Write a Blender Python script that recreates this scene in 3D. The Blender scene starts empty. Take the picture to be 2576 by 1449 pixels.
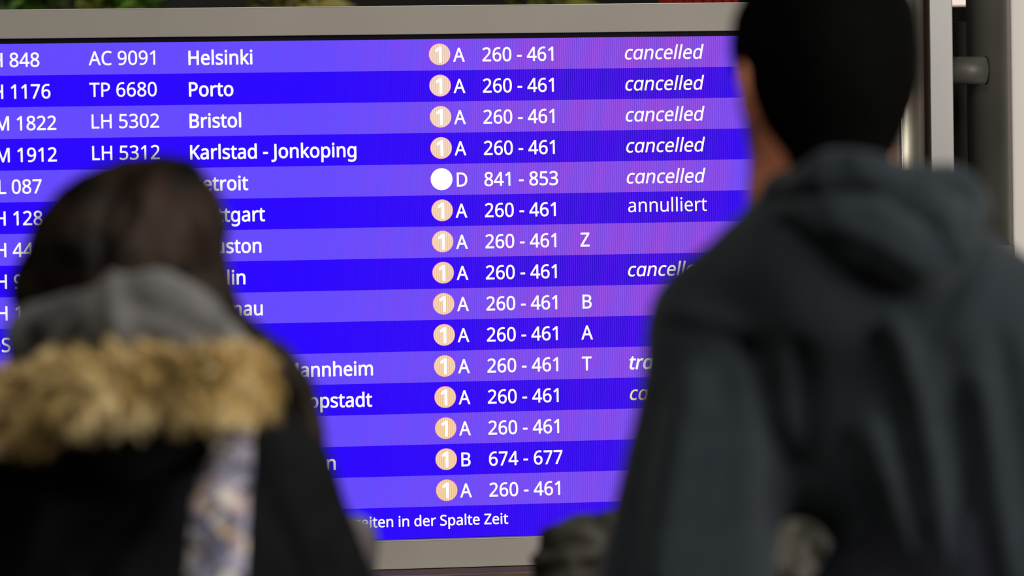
import bpy, bmesh, math, random
import numpy as np
from mathutils import Vector, Matrix

# ---------------------------------------------------------------- camera, world, lights, exposure
SC = bpy.context.scene
COL = SC.collection
FPX, W, H = 9660.0, 2576.0, 1449.0
CAMZ = 1.55
CAM = np.array([0.0, -6.1214, CAMZ])
PITCH, ROLL, YAW = -0.029566, -0.01588, -0.134235
cd = bpy.data.cameras.new('camera')
cd.sensor_fit = 'HORIZONTAL'; cd.sensor_width = 36.0; cd.lens = FPX / W * 36.0
cam = bpy.data.objects.new('camera', cd); COL.objects.link(cam)
CM = Matrix.Rotation(YAW, 3, 'Z') @ Matrix.Rotation(math.pi / 2 + PITCH, 3, 'X') @ Matrix.Rotation(ROLL, 3, 'Z')
cam.matrix_world = Matrix.Translation(Vector(CAM)) @ CM.to_4x4()
cd.dof.use_dof = True; cd.dof.focus_distance = 6.2; cd.dof.aperture_fstop = 2.8; cd.clip_end = 60
SC.camera = cam
CMn = np.array(CM)

wd = bpy.data.worlds.new('world'); SC.world = wd; wd.use_nodes = True
wd.node_tree.nodes['Background'].inputs[0].default_value = (1.0, 0.93, 0.85, 1)
wd.node_tree.nodes['Background'].inputs[1].default_value = 0.035

def area(name, loc, target, sx, sy, power, col):
    l = bpy.data.lights.new(name, 'AREA'); l.shape = 'RECTANGLE'; l.size = sx; l.size_y = sy
    l.energy = power; l.color = col
    o = bpy.data.objects.new(name, l); COL.objects.link(o); o.location = loc
    o.rotation_euler = (Vector(target) - Vector(loc)).to_track_quat('-Z', 'Y').to_euler()
    return o
area('ceiling_light_near', (0.4, -4.1, 3.4), (0.6, -2.5, 1.2), 1.6, 0.8, 40, (1.0, 0.95, 0.88))
area('board_fill_right', (3.4, -4.4, 2.3), (1.0, 0.0, 1.1), 1.4, 1.4, 140, (1.0, 0.955, 0.90))  # unseen fill light, set low to brighten the front of the board
area('ceiling_light_behind', (0.2, 1.6, 3.3), (0.5, 2.4, 1.7), 2.0, 0.6, 34, (1.0, 0.95, 0.85))
SC.view_settings.view_transform = 'Standard'; SC.view_settings.look = 'None'
SC.view_settings.gamma = 1.0; SC.view_settings.use_curve_mapping = False
SC.view_settings.exposure = 0.0
random.seed(4); RNG = np.random.default_rng(4)

# ---------------------------------------------------------------- helpers
def tag(o, label=None, cat=None, group=None, kind=None):
    if label: o['label'] = label
    if cat: o['category'] = cat
    if group: o['group'] = group
    if kind: o['kind'] = kind
    return o

def empty(name, loc, rz=0.0):
    o = bpy.data.objects.new(name, None); COL.objects.link(o)
    o.location = loc; o.rotation_euler = (0, 0, rz); o.empty_display_size = 0.1
    return o

def mesh_obj(name, verts, faces, m, parent=None, smooth=False):
    me = bpy.data.meshes.new(name)
    me.from_pydata([tuple(v) for v in verts], [], [tuple(f) for f in faces])
    me.materials.append(m)
    if smooth: me.polygons.foreach_set('use_smooth', [True] * len(me.polygons))
    me.update()
    o = bpy.data.objects.new(name, me); COL.objects.link(o)
    if parent: o.parent = parent
    return o

def bm_obj(name, bm, m, parent=None, smooth=False):
    me = bpy.data.meshes.new(name); bm.to_mesh(me); bm.free(); me.materials.append(m)
    if smooth: me.polygons.foreach_set('use_smooth', [True] * len(me.polygons))
    o = bpy.data.objects.new(name, me); COL.objects.link(o)
    if parent: o.parent = parent
    return o

def box(name, lo, hi, m, parent=None, bevel=0.0):
    bm = bmesh.new()
    bmesh.ops.create_cube(bm, size=1)
    for v in bm.verts:
        v.co = Vector([lo[i] + (v.co[i] + 0.5) * (hi[i] - lo[i]) for i in range(3)])
    if bevel > 0:
        bmesh.ops.bevel(bm, geom=list(bm.edges), offset=bevel, segments=2, profile=0.6, affect='EDGES')
    return bm_obj(name, bm, m, parent)

def cyl(name, a, b, r, m, parent=None, seg=48, r2=None, bevel=0.0):
    a, b = Vector(a), Vector(b); bm = bmesh.new()
    bmesh.ops.create_cone(bm, cap_ends=True, segments=seg, radius1=r, radius2=r if r2 is None else r2, depth=(b - a).length)
    if bevel > 0:
        es = [e for e in bm.edges if all(abs(f.normal.z) > 0.9 for f in e.link_faces) is False and any(len(f.verts) > 4 for f in e.link_faces)]
        bmesh.ops.bevel(bm, geom=es, offset=bevel, segments=2, affect='EDGES')
    q = (b - a).to_track_quat('Z', 'Y')
    bm.transform(Matrix.Translation((a + b) / 2) @ q.to_matrix().to_4x4())
    o = bm_obj(name, bm, m, parent)
    for p in o.data.polygons: p.use_smooth = len(p.vertices) == 4
    return o

# ---------------------------------------------------------------- materials
def newmat(name):
    m = bpy.data.materials.new(name); m.use_nodes = True
    nt = m.node_tree; return m, nt, nt.nodes['Principled BSDF']

def srgb(r, g, b):
    f = lambda c: (c / 255 / 12.92) if c / 255 <= 0.04045 else ((c / 255 + 0.055) / 1.055) ** 2.4
    return (f(r), f(g), f(b), 1)

def noise_mat(name, c1, c2, scale=8, rough=0.6, metal=0.0, bump=0.0, bscale=200, sheen=0.0, spec=0.5, detail=3, stretch=None):
    m, nt, p = newmat(name)
    tc = nt.nodes.new('ShaderNodeTexCoord'); src = tc.outputs['Object']
    if stretch:
        mp = nt.nodes.new('ShaderNodeMapping'); mp.inputs['Scale'].default_value = stretch
        nt.links.new(src, mp.inputs[0]); src = mp.outputs[0]
    n = nt.nodes.new('ShaderNodeTexNoise'); n.inputs['Scale'].default_value = scale; n.inputs['Detail'].default_value = detail
    nt.links.new(src, n.inputs['Vector'])
    r = nt.nodes.new('ShaderNodeValToRGB'); r.color_ramp.elements[0].position = 0.35; r.color_ramp.elements[1].position = 0.65
    r.color_ramp.elements[0].color = c1; r.color_ramp.elements[1].color = c2
    nt.links.new(n.outputs['Fac'], r.inputs[0]); nt.links.new(r.outputs[0], p.inputs['Base Color'])
    p.inputs['Roughness'].default_value = rough; p.inputs['Metallic'].default_value = metal
    p.inputs['Specular IOR Level'].default_value = spec
    p.inputs['Sheen Weight'].default_value = sheen
    if bump:
        b = nt.nodes.new('ShaderNodeTexNoise'); b.inputs['Scale'].default_value = bscale; b.inputs['Detail'].default_value = 2
        nt.links.new(src, b.inputs['Vector'])
        bu = nt.nodes.new('ShaderNodeBump'); bu.inputs['Strength'].default_value = bump; bu.inputs['Distance'].default_value = 0.002
        nt.links.new(b.outputs['Fac'], bu.inputs['Height']); nt.links.new(bu.outputs[0], p.inputs['Normal'])
    return m

def emis_mat(name, col, strength=1.0):
    m, nt, p = newmat(name)
    p.inputs['Base Color'].default_value = (0.01, 0.01, 0.01, 1)
    p.inputs['Roughness'].default_value = 0.5; p.inputs['Specular IOR Level'].default_value = 0.0
    p.inputs['Emission Color'].default_value = col; p.inputs['Emission Strength'].default_value = strength
    return m

def M(nt, op, a, b=None, clamp=False):
    n = nt.nodes.new('ShaderNodeMath'); n.operation = op; n.use_clamp = clamp
    for i, v in enumerate((a, b)):
        if v is None: continue
        if isinstance(v, (int, float)): n.inputs[i].default_value = v
        else: nt.links.new(v, n.inputs[i])
    return n.outputs[0]

def ramp(nt, val, stops):
    r = nt.nodes.new('ShaderNodeValToRGB'); cr = r.color_ramp
    while len(cr.elements) < len(stops): cr.elements.new(0.5)
    for e, (pos, c) in zip(cr.elements, stops):
        e.position = pos; e.color = (c, c, c, 1)
    nt.links.new(val, r.inputs[0]); return r.outputs[0]

def screen_mat(name, base, tint, dot, dotamt, darkamt):
    """A lit display row: flat colour, the dot grid of the display and its reddish interference towards the right."""
    m, nt, p = newmat(name)
    tc = nt.nodes.new('ShaderNodeTexCoord'); sep = nt.nodes.new('ShaderNodeSeparateXYZ')
    geo = nt.nodes.new('ShaderNodeNewGeometry'); nt.links.new(geo.outputs['Position'], sep.inputs[0])
    X, Z = sep.outputs[0], sep.outputs[2]
    fx = ramp(nt, M(nt, 'DIVIDE', X, 1.4, True), [(0.0, 0.0), (0.36, 0.02), (0.52, 0.32), (0.66, 0.85), (0.79, 1.0), (0.835, 0.75), (0.868, 0.2)])
    fz = ramp(nt, M(nt, 'DIVIDE', M(nt, 'SUBTRACT', 1.7685, Z), 0.8, True), [(0.0, 1.0), (0.45, 1.0), (0.75, 0.6), (1.0, 0.42)])
    fac = M(nt, 'MULTIPLY', fx, fz)
    # gentle large-scale unevenness
    nz = nt.nodes.new('ShaderNodeTexNoise'); nz.inputs['Scale'].default_value = 3.0; nt.links.new(geo.outputs['Position'], nz.inputs['Vector'])
    fac = M(nt, 'MULTIPLY', fac, M(nt, 'ADD', M(nt, 'MULTIPLY', nz.outputs['Fac'], 0.9), 0.5), True)
    sx = M(nt, 'ADD', M(nt, 'MULTIPLY', M(nt, 'SINE', M(nt, 'MULTIPLY', X, 2 * math.pi / 0.00345)), 0.5), 0.5)
    sz = M(nt, 'ADD', M(nt, 'MULTIPLY', M(nt, 'SINE', M(nt, 'ADD', M(nt, 'MULTIPLY', Z, 2 * math.pi / 0.0027), M(nt, 'MULTIPLY', X, math.pi / 0.00345))), 0.5), 0.5)
    grid = M(nt, 'MULTIPLY', sx, M(nt, 'ADD', M(nt, 'MULTIPLY', sz, 0.6), 0.4))
    def mix(f, a, b):
        n = nt.nodes.new('ShaderNodeMix'); n.data_type = 'RGBA'
        if isinstance(f, (int, float)): n.inputs[0].default_value = f
        else: nt.links.new(f, n.inputs[0])
        for i, v in ((6, a), (7, b)):
            if isinstance(v, tuple): n.inputs[i].default_value = v
            else: nt.links.new(v, n.inputs[i])
        return n.outputs[2]
    c = mix(M(nt, 'MULTIPLY', fac, 0.75), base, tint)
    ga = M(nt, 'MULTIPLY', grid, M(nt, 'ADD', M(nt, 'MULTIPLY', fac, dotamt), 0.04))
    c = mix(ga, c, dot)
    da = M(nt, 'MULTIPLY', M(nt, 'MULTIPLY', M(nt, 'SUBTRACT', 1.0, sx), M(nt, 'SUBTRACT', 1.25, sz)), M(nt, 'ADD', M(nt, 'MULTIPLY', fac, darkamt), 0.02))
    c = mix(da, c, srgb(10, 0, 150))
    nt.links.new(c, p.inputs['Emission Color']); p.inputs['Emission Strength'].default_value = 1.0
    p.inputs['Base Color'].default_value = (0.005, 0.005, 0.005, 1); p.inputs['Specular IOR Level'].default_value = 0.0
    return m

MAT = {
    'row_light': screen_mat('row_light', srgb(98, 74, 255), srgb(150, 84, 228), srgb(205, 90, 215), 0.5, 0.42),
    'row_dark': screen_mat('row_dark', srgb(40, 0, 255), srgb(66, 8, 228), srgb(110, 40, 250), 0.7, 0.75),
    'white_text': emis_mat('white_text', (1, 1, 1, 1)),
    'cream_text': emis_mat('cream_text', srgb(255, 252, 232)),
    'yellow_text': emis_mat('yellow_text', srgb(248, 226, 168)),
    'badge': None,
    'badge_white': emis_mat('badge_white', (1, 1, 1, 1)),
    'badge_rim': emis_mat('badge_rim', srgb(225, 90, 215)),
    'frame': noise_mat('frame_aluminium', srgb(162, 156, 147), srgb(170, 163, 154), 3, 0.55, 0.0, 0.12, 900, spec=0.3),
    'frame_edge': noise_mat('frame_edge', srgb(205, 200, 192), srgb(215, 208, 198), 3, 0.4, 0.2),
    'bezel': noise_mat('black_bezel', srgb(5, 4, 6), srgb(8, 6, 9), 5, 0.6, spec=0.1),
    'steel': noise_mat('brushed_steel', srgb(128, 124, 110), srgb(156, 150, 134), 30, 0.36, 0.65, stretch=(4, 4, 0.08)),
    'chrome': noise_mat('polished_steel', srgb(225, 220, 205), srgb(235, 230, 215), 3, 0.3, 1.0),
    'dark_metal': noise_mat('dark_metal', srgb(72, 70, 64), srgb(88, 86, 79), 4, 0.5, 0.1),
    'grey_metal': noise_mat('grey_metal', srgb(112, 110, 107), srgb(118, 116, 112), 3, 0.35, 0.3),
    'black': noise_mat('black_paint', srgb(12, 12, 11), srgb(18, 18, 16), 5, 0.7),
    'wall_light': noise_mat('pale_wall', srgb(240, 233, 224), srgb(245, 238, 230), 2, 0.7),
    'wall_dark': noise_mat('dark_wall', srgb(14, 15, 12), srgb(20, 20, 16), 2, 0.8),
    'floor': noise_mat('floor_stone', srgb(70, 66, 60), srgb(84, 80, 74), 3, 0.4),
    'wood': noise_mat('brown_wood', srgb(72, 50, 34), srgb(104, 76, 52), 14, 0.5, 0, 0.3, 60, stretch=(0.6, 4, 14)),
    'lamp': emis_mat('lamp_panel', srgb(250, 226, 214), 1.0),
    'skin': noise_mat('skin', srgb(208, 128, 92), srgb(220, 140, 102), 20, 0.55),
    'skin_pale': noise_mat('skin_pale', srgb(190, 150, 128), srgb(204, 162, 140), 20, 0.55),
    'hair_black': noise_mat('black_hair', srgb(2, 2, 2), srgb(5, 5, 4), 30, 0.8, 0, 0.4, 120, spec=0.03, stretch=(6, 6, 1)),
    'hair_brown': noise_mat('brown_hair', srgb(5, 4, 3), srgb(46, 34, 26), 12, 0.55, 0, 0.5, 150, spec=0.12, detail=2, stretch=(1.0, 1.0, 1.4)),
    'hoodie': noise_mat('slate_hoodie_cotton', srgb(30, 37, 42), srgb(34, 41, 46), 40, 0.95, 0, 0.25, 600, sheen=0.12, spec=0.1),
    'coat': noise_mat('black_coat_cloth', srgb(17, 19, 20), srgb(21, 23, 24), 30, 0.9, 0, 0.3, 400, spec=0.1),
    'coat_strap': noise_mat('black_coat_trim', srgb(9, 9, 10), srgb(13, 13, 14), 30, 0.9, spec=0.1),
    'grey_scarf': noise_mat('grey_fleece', srgb(84, 83, 82), srgb(104, 102, 100), 18, 0.95, 0, 0.4, 300, sheen=0.2, spec=0.1),
    'olive': noise_mat('olive_grey_jacket', srgb(56, 54, 46), srgb(68, 65, 56), 20, 0.6, 0, 0.3, 300, spec=0.3),
    'trousers': noise_mat('dark_trousers', srgb(22, 24, 30), srgb(28, 30, 38), 20, 0.9, spec=0.1),
    'shoes': noise_mat('black_leather', srgb(14, 13, 12), srgb(20, 18, 16), 20, 0.5),
    'lips': noise_mat('lips', srgb(120, 58, 50), srgb(132, 66, 58), 20, 0.5),
    'bag': noise_mat('pale_grey_canvas', srgb(150, 144, 146), srgb(164, 158, 160), 20, 0.8, 0, 0.3, 300),
    'eye': noise_mat('eye_white', srgb(225, 220, 212), srgb(235, 230, 224), 5, 0.2),
    'iris': noise_mat('dark_iris', srgb(25, 16, 10), srgb(34, 22, 14), 5, 0.2),
}

def badge_mat():
    m, nt, p = newmat('badge_peach')
    geo = nt.nodes.new('ShaderNodeNewGeometry'); sep = nt.nodes.new('ShaderNodeSeparateXYZ'); nt.links.new(geo.outputs['Position'], sep.inputs[0])
    s = M(nt, 'ADD', M(nt, 'MULTIPLY', M(nt, 'SINE', M(nt, 'MULTIPLY', sep.outputs[0], 2 * math.pi / 0.0031)), 0.5), 0.5)
    zz = M(nt, 'DIVIDE', M(nt, 'SUBTRACT', 1.7685, sep.outputs[2]), 0.8, True)
    def mix(f, a, b):
        n = nt.nodes.new('ShaderNodeMix'); n.data_type = 'RGBA'; nt.links.new(f, n.inputs[0])
        for i, v in ((6, a), (7, b)):
            if isinstance(v, tuple): n.inputs[i].default_value = v
            else: nt.links.new(v, n.inputs[i])
        return n.outputs[2]
    a = mix(s, srgb(250, 226, 206), srgb(230, 194, 174))
    b = mix(s, srgb(252, 218, 168), srgb(234, 188, 128))
    c = mix(zz, a, b)
    nt.links.new(c, p.inputs['Emission Color']); p.inputs['Emission Strength'].default_value = 1.0
    p.inputs['Base Color'].default_value = (0.01, 0.01, 0.01, 1); p.inputs['Specular IOR Level'].default_value = 0
    return m
MAT['badge'] = badge_mat()

# ---------------------------------------------------------------- letter outlines of a plain humanist sans (advance, closed contours), 1/1000 em
GLYPH = {
 '-':[258,[[32,184,32,246,226,246,226,184]]],
 '/':[298,[[290,573,77,0,8,0,221,573]]],
 '0':[459,[[419,287,418,242,415,201,409,163,401,128,390,97,376,70,359,47,339,27,316,12,290,1,261,-6,229,-8,188,-4,153,8,122,27,97,54,76,88,60,129,48,176,42,229,39,287,41,346,48,399,58,446,73,486,93,520,119,547,149,566,186,578,229,581,269,578,304,566,335,547,361,520,382,486,399,446,410,399,417,346],[110,287,111,238,115,194,121,156,131,125,143,98,159,78,178,64,202,55,229,52,256,55,279,64,298,78,314,98,326,124,336,156,343,194,347,238,348,287,347,336,343,380,336,417,326,449,314,475,298,495,279,510,256,518,229,521,202,518,178,510,159,495,143,475,131,449,121,417,115,380,111,336]]],
 '1':[459,[[285,0,216,0,216,400,216,415,216,428,216,439,216,450,217,460,217,470,219,499,211,491,203,483,196,477,169,455,108,405,71,452,226,573,285,573]]],
 '2':[459,[[417,0,38,0,38,59,188,210,216,238,240,264,261,287,280,309,295,331,306,353,315,376,320,399,322,424,318,453,309,477,294,496,273,510,249,518,221,520,194,519,169,514,147,506,126,495,104,482,83,466,45,513,60,526,77,537,94,548,113,557,132,565,153,572,174,577,197,580,221,581,255,579,285,572,313,562,336,548,356,531,372,510,384,485,391,458,394,428,392,399,386,371,375,344,361,318,344,292,324,267,301,241,275,214,247,185,128,67,128,64,417,64]]],
 '3':[459,[[395,439,394,414,389,392,381,372,370,355,356,339,340,326,321,316,300,307,277,302,277,298,319,290,353,276,379,255,398,229,409,198,413,163,410,131,403,101,390,74,371,50,348,30,318,14,283,2,241,-6,193,-8,164,-7,136,-5,110,-1,85,5,60,13,36,23,36,89,61,78,87,69,114,61,141,56,168,52,194,51,241,55,278,65,305,81,324,104,335,132,339,164,337,187,331,206,320,223,306,236,288,247,265,255,240,261,211,264,179,265,123,265,123,326,180,326,209,327,236,332,259,339,278,350,294,362,307,377,316,394,321,413,323,434,320,460,311,481,295,498,274,511,249,519,219,521,199,521,181,519,164,515,147,511,132,505,117,498,103,491,89,482,75,473,39,521,61,537,87,550,115,563,147,573,181,579,218,581,273,576,317,563,352,540,376,511,390,477]]],
 '4':[459,[[443,130,359,130,359,0,291,0,291,130,17,130,17,190,286,576,359,576,359,193,443,193],[291,374,291,387,291,400,291,412,292,423,292,434,293,444,293,454,294,464,294,474,294,483,295,492,295,500,292,500,287,490,282,479,276,468,270,456,263,446,257,438,86,193,291,193]]],
 '5':[459,[[221,351,258,349,292,342,322,331,349,316,371,297,389,274,402,247,410,217,413,183,410,145,402,111,387,81,368,54,343,32,314,15,280,2,242,-5,199,-8,170,-7,142,-4,116,0,91,6,70,14,51,23,51,90,71,79,95,70,121,62,148,57,174,53,200,52,227,54,252,58,274,65,293,76,310,89,323,106,333,126,339,149,341,176,337,210,325,239,306,262,279,279,243,289,197,292,182,291,164,290,146,288,128,285,112,283,99,280,64,302,86,573,373,573,373,508,146,508,132,342,142,344,155,346,169,348,185,350,202,351]]],
 '6':[459,[[44,245,45,278,47,310,51,342,57,374,64,404,75,433,87,461,103,486,121,510,143,530,168,548,196,562,228,572,265,578,306,581,318,580,330,580,344,579,356,578,368,576,377,573,377,513,367,516,356,519,344,520,332,522,320,523,308,523,273,521,242,515,216,504,193,491,173,474,158,454,145,431,134,407,127,380,121,352,117,322,115,291,119,291,128,303,138,315,150,326,163,335,178,343,194,350,213,355,233,357,255,358,287,356,316,349,342,338,365,322,384,303,400,279,412,251,419,220,421,184,419,147,411,112,399,82,382,55,361,33,336,15,307,2,275,-5,239,-8,212,-6,187,-1,163,7,140,19,119,35,101,54,84,76,70,103,59,133,51,166,46,204],[238,51,270,55,297,66,320,84,337,109,348,143,351,184,348,218,339,247,324,271,302,289,274,300,241,303,217,301,195,296,175,287,157,276,143,263,131,248,122,232,117,215,115,198,116,181,119,163,123,146,129,129,137,114,146,99,158,85,170,74,185,64,201,57,219,53]]],
 '7':[459,[[109,0,344,508,35,508,35,573,419,573,419,518,187,0]]],
 '8':[459,[[229,581,261,579,291,574,318,565,341,553,362,538,378,519,390,497,398,472,400,443,399,421,394,401,385,383,374,367,361,352,346,338,329,325,310,314,291,303,314,291,335,279,355,265,373,250,389,234,401,216,411,196,417,173,419,148,416,118,408,90,395,65,378,44,356,26,330,11,300,1,267,-6,231,-8,192,-6,157,0,126,10,100,24,78,42,61,63,49,87,42,115,39,146,41,171,47,194,56,214,68,232,82,249,99,264,118,277,138,289,158,299,140,310,123,322,107,336,93,350,81,366,71,383,64,401,59,422,58,444,60,472,68,497,80,518,97,537,117,552,141,565,168,573,197,579],[108,145,112,119,121,96,138,76,161,60,192,51,229,48,265,51,295,60,319,76,336,96,346,120,350,148,348,166,343,182,335,197,324,211,310,223,293,235,274,246,253,256,229,265,217,270,194,260,174,249,157,237,142,225,130,212,121,197,114,182,110,164],[228,524,200,521,176,514,155,502,139,486,130,466,127,441,128,422,133,406,141,391,151,379,164,367,179,357,195,348,213,339,232,330,250,339,267,348,282,357,296,367,307,379,317,392,325,406,329,423,330,441,327,466,318,486,302,502,282,514,257,521]]],
 '9':[459,[[417,328,416,295,414,263,410,231,405,199,397,168,387,139,374,112,358,86,340,63,318,42,293,25,265,11,232,0,195,-6,154,-8,143,-8,130,-7,117,-6,103,-4,92,-2,82,0,82,60,92,57,103,55,115,53,128,51,140,50,152,50,188,52,218,58,245,68,268,82,287,99,303,118,316,141,327,165,334,192,340,221,344,250,346,281,341,281,332,269,322,258,310,247,297,238,282,230,266,223,247,218,227,215,204,214,173,216,144,223,118,235,95,250,76,270,61,294,49,321,42,352,40,387,43,426,50,460,63,491,80,517,101,540,127,557,156,570,188,578,223,581,250,579,275,574,299,565,322,553,342,537,361,518,377,495,391,469,402,439,410,406,415,369],[223,521,192,518,165,507,142,488,124,463,113,429,110,388,113,354,122,325,137,301,158,284,186,273,220,269,244,271,266,276,286,285,304,296,318,310,330,325,339,341,344,358,346,374,345,392,342,409,338,426,332,443,324,459,315,474,304,487,291,499,277,508,260,516,242,520]]],
 'A':[512,[[437,0,368,177,141,177,73,0,0,0,224,575,289,575,512,0],[282,415,280,420,278,428,274,438,271,449,267,461,263,473,260,484,257,493,255,500,247,468,244,457,241,447,238,438,230,415,165,241,346,241]]],
 'B':[521,[[241,573,307,569,361,558,404,541,434,515,453,478,459,431,457,409,453,389,446,371,437,354,424,340,409,328,392,317,372,309,350,304,350,300,373,295,395,288,415,279,433,267,448,253,461,236,470,215,476,191,478,163,475,130,467,100,454,74,436,52,413,33,385,19,354,8,318,2,279,0,78,0,78,573],[256,329,300,331,334,339,357,352,372,371,381,394,384,423,380,451,369,474,351,490,324,502,289,509,245,511,150,511,150,329],[150,269,150,61,265,61,311,64,346,74,371,91,388,112,398,138,401,168,399,188,395,205,388,221,377,235,362,247,344,256,321,263,293,267,260,269]]],
 'C':[507,[[323,517,294,516,266,510,241,502,217,490,196,474,178,456,162,434,149,410,139,383,131,353,127,321,125,286,128,241,135,200,147,164,164,132,186,105,213,83,244,68,281,58,322,55,347,56,371,58,394,62,416,66,438,72,460,78,460,15,438,8,416,2,393,-2,369,-6,342,-7,312,-8,257,-4,208,8,166,28,130,56,101,90,78,131,62,178,52,230,49,287,51,329,57,369,67,406,81,440,99,471,120,499,145,523,174,543,206,559,242,571,281,578,324,581,353,580,381,577,409,572,435,565,460,557,482,547,453,486,435,494,415,501,394,508,372,513,348,516]]],
 'D':[585,[[536,292,533,231,521,177,501,131,474,91,439,58,399,33,351,15,297,4,237,0,78,0,78,573,254,573,309,569,359,558,404,540,443,516,476,484,502,446,521,401,533,350],[460,289,457,337,449,379,435,415,416,444,391,469,361,487,327,500,287,508,244,511,150,511,150,62,228,62,299,68,357,87,402,119,434,164,454,220]]],
 'H':[594,[[516,0,443,0,443,267,150,267,150,0,78,0,78,573,150,573,150,330,443,330,443,573,516,573]]],
 'J':[219,[[-3,-152,-16,-152,-27,-151,-37,-150,-46,-147,-55,-145,-63,-142,-63,-81,-54,-83,-45,-85,-35,-87,-25,-88,-15,-89,-5,-89,8,-88,21,-85,33,-81,45,-74,54,-65,63,-53,69,-38,73,-19,74,3,74,573,146,573,146,9,144,-26,138,-56,128,-82,114,-104,96,-122,75,-135,52,-145,25,-150]]],
 'K':[496,[[496,0,411,0,209,273,150,222,150,0,78,0,78,573,150,573,150,290,166,308,182,327,199,345,249,399,403,573,488,573,261,323]]],
 'L':[420,[[78,0,78,573,150,573,150,64,400,64,400,0]]],
 'M':[727,[[330,0,142,502,139,502,140,490,141,477,142,461,142,444,143,426,144,407,144,387,144,367,144,347,144,0,78,0,78,573,184,573,361,103,364,103,544,573,650,573,650,0,578,0,578,352,578,371,579,389,579,408,580,426,580,443,581,460,582,475,583,489,584,501,581,501,390,0]]],
 'O':[626,[[577,287,576,244,570,204,561,166,547,132,531,101,510,73,486,49,459,29,428,13,393,1,355,-6,314,-8,271,-6,232,1,196,13,165,29,138,49,114,73,94,101,78,132,65,167,56,204,51,245,49,288,52,344,62,396,78,442,100,482,130,517,166,545,208,565,258,577,314,581,369,577,417,565,459,545,495,517,524,483,547,442,564,396,574,344],[125,287,127,241,134,200,145,163,161,131,182,104,207,83,238,67,273,58,314,55,354,58,390,67,420,83,445,104,465,131,481,163,492,200,499,241,501,287,496,354,481,411,456,457,421,491,373,511,314,518,274,515,238,506,207,490,182,469,161,443,145,411,134,374,127,333]]],
 'P':[485,[[229,573,297,568,352,553,393,528,421,495,439,454,444,404,443,381,439,358,433,336,423,316,411,296,395,278,375,262,351,249,324,238,292,230,256,225,216,223,150,223,150,0,78,0,78,573],[223,511,150,511,150,285,208,285,242,286,272,290,298,296,320,306,338,318,352,334,362,352,368,375,370,401,366,435,354,462,334,484,306,499,269,508]]],
 'S':[440,[[403,153,400,121,392,92,378,66,359,44,335,26,307,11,274,1,238,-6,198,-8,177,-8,157,-7,137,-5,118,-2,100,1,83,4,68,9,54,14,41,19,41,88,62,80,86,72,113,65,142,59,171,56,201,55,228,56,252,60,273,66,290,74,305,85,316,98,324,113,329,129,330,147,329,164,325,180,318,194,308,207,295,218,277,230,255,241,228,252,196,265,172,274,151,284,131,294,114,305,98,317,85,330,74,344,65,359,57,375,52,393,49,413,48,435,51,464,58,490,71,513,89,533,110,550,136,563,165,573,197,579,231,581,262,580,290,577,318,572,343,565,367,558,389,549,366,487,346,495,325,502,302,508,278,513,254,516,229,517,207,516,187,513,169,507,155,499,142,489,133,478,126,464,122,450,121,434,122,416,126,400,133,386,143,373,156,362,172,351,193,341,217,330,246,318,278,306,307,293,332,279,353,264,371,247,385,228,395,206,401,181]]],
 'T':[446,[[259,0,187,0,187,509,8,509,8,573,437,573,437,509,259,509]]],
 'Z':[459,[[427,0,30,0,30,55,332,508,40,508,40,573,419,573,419,518,118,64,427,64]]],
 'a':[450,[[231,437,279,433,318,422,347,403,368,375,381,338,385,293,385,0,334,0,320,61,317,61,304,46,292,33,279,22,265,13,250,5,234,-1,216,-5,195,-7,172,-8,148,-7,124,-2,103,6,84,16,68,30,55,48,45,68,39,92,37,119,43,159,59,192,87,219,127,238,179,251,243,257,316,259,316,285,313,317,306,342,293,359,275,371,253,378,227,380,205,379,183,376,163,370,143,363,124,355,106,347,84,400,104,410,126,419,151,426,177,432,204,436],[252,208,204,203,167,195,141,182,124,165,113,144,110,119,112,97,120,79,132,66,148,56,167,51,188,49,223,52,253,62,279,79,299,103,311,134,315,172,315,210]]],
 'b':[493,[[139,461,139,443,138,426,138,410,137,396,136,383,135,373,139,373,153,390,169,405,189,419,213,429,240,435,272,437,322,431,365,412,401,381,428,338,444,283,449,215,447,168,439,127,427,91,410,61,390,36,365,17,337,3,306,-5,272,-8,240,-6,213,0,189,10,169,24,153,38,139,55,133,55,119,0,68,0,68,609,139,609],[260,379,231,377,207,371,188,361,172,348,159,330,150,308,144,282,140,252,139,217,139,214,142,165,150,125,165,93,187,69,219,55,261,51,297,55,325,69,348,93,363,126,373,166,376,216,373,265,363,306,348,338,325,360,296,374]]],
 'c':[385,[[241,-8,204,-5,170,2,139,15,112,34,88,58,69,87,55,123,47,165,44,213,47,262,56,305,71,342,90,372,114,396,142,415,174,428,208,435,245,438,267,437,288,435,309,431,328,426,344,421,358,415,337,356,323,361,308,365,292,370,275,373,259,375,244,376,217,374,193,368,172,358,155,343,141,325,131,303,123,277,119,247,117,213,119,181,123,152,131,126,141,104,155,86,172,71,191,61,214,55,240,53,262,54,283,56,302,60,319,65,336,71,351,78,351,15,336,8,320,3,304,-2,285,-5,264,-7]]],
 'd':[493,[[221,-8,171,-2,128,17,92,48,65,91,49,146,44,214,49,282,66,338,93,381,128,413,171,432,221,438,243,437,262,434,280,429,296,423,310,416,323,407,335,397,345,386,354,374,359,374,356,405,355,418,355,429,354,438,354,609,425,609,425,0,368,0,358,58,354,58,345,46,335,35,323,24,310,15,296,7,279,1,262,-4,242,-7],[232,51,273,55,305,67,328,88,343,117,352,154,355,200,355,213,352,263,343,304,329,336,306,360,274,375,231,379,196,374,168,359,146,334,130,300,120,260,117,213,120,165,130,125,146,93,168,69,197,55]]],
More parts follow.
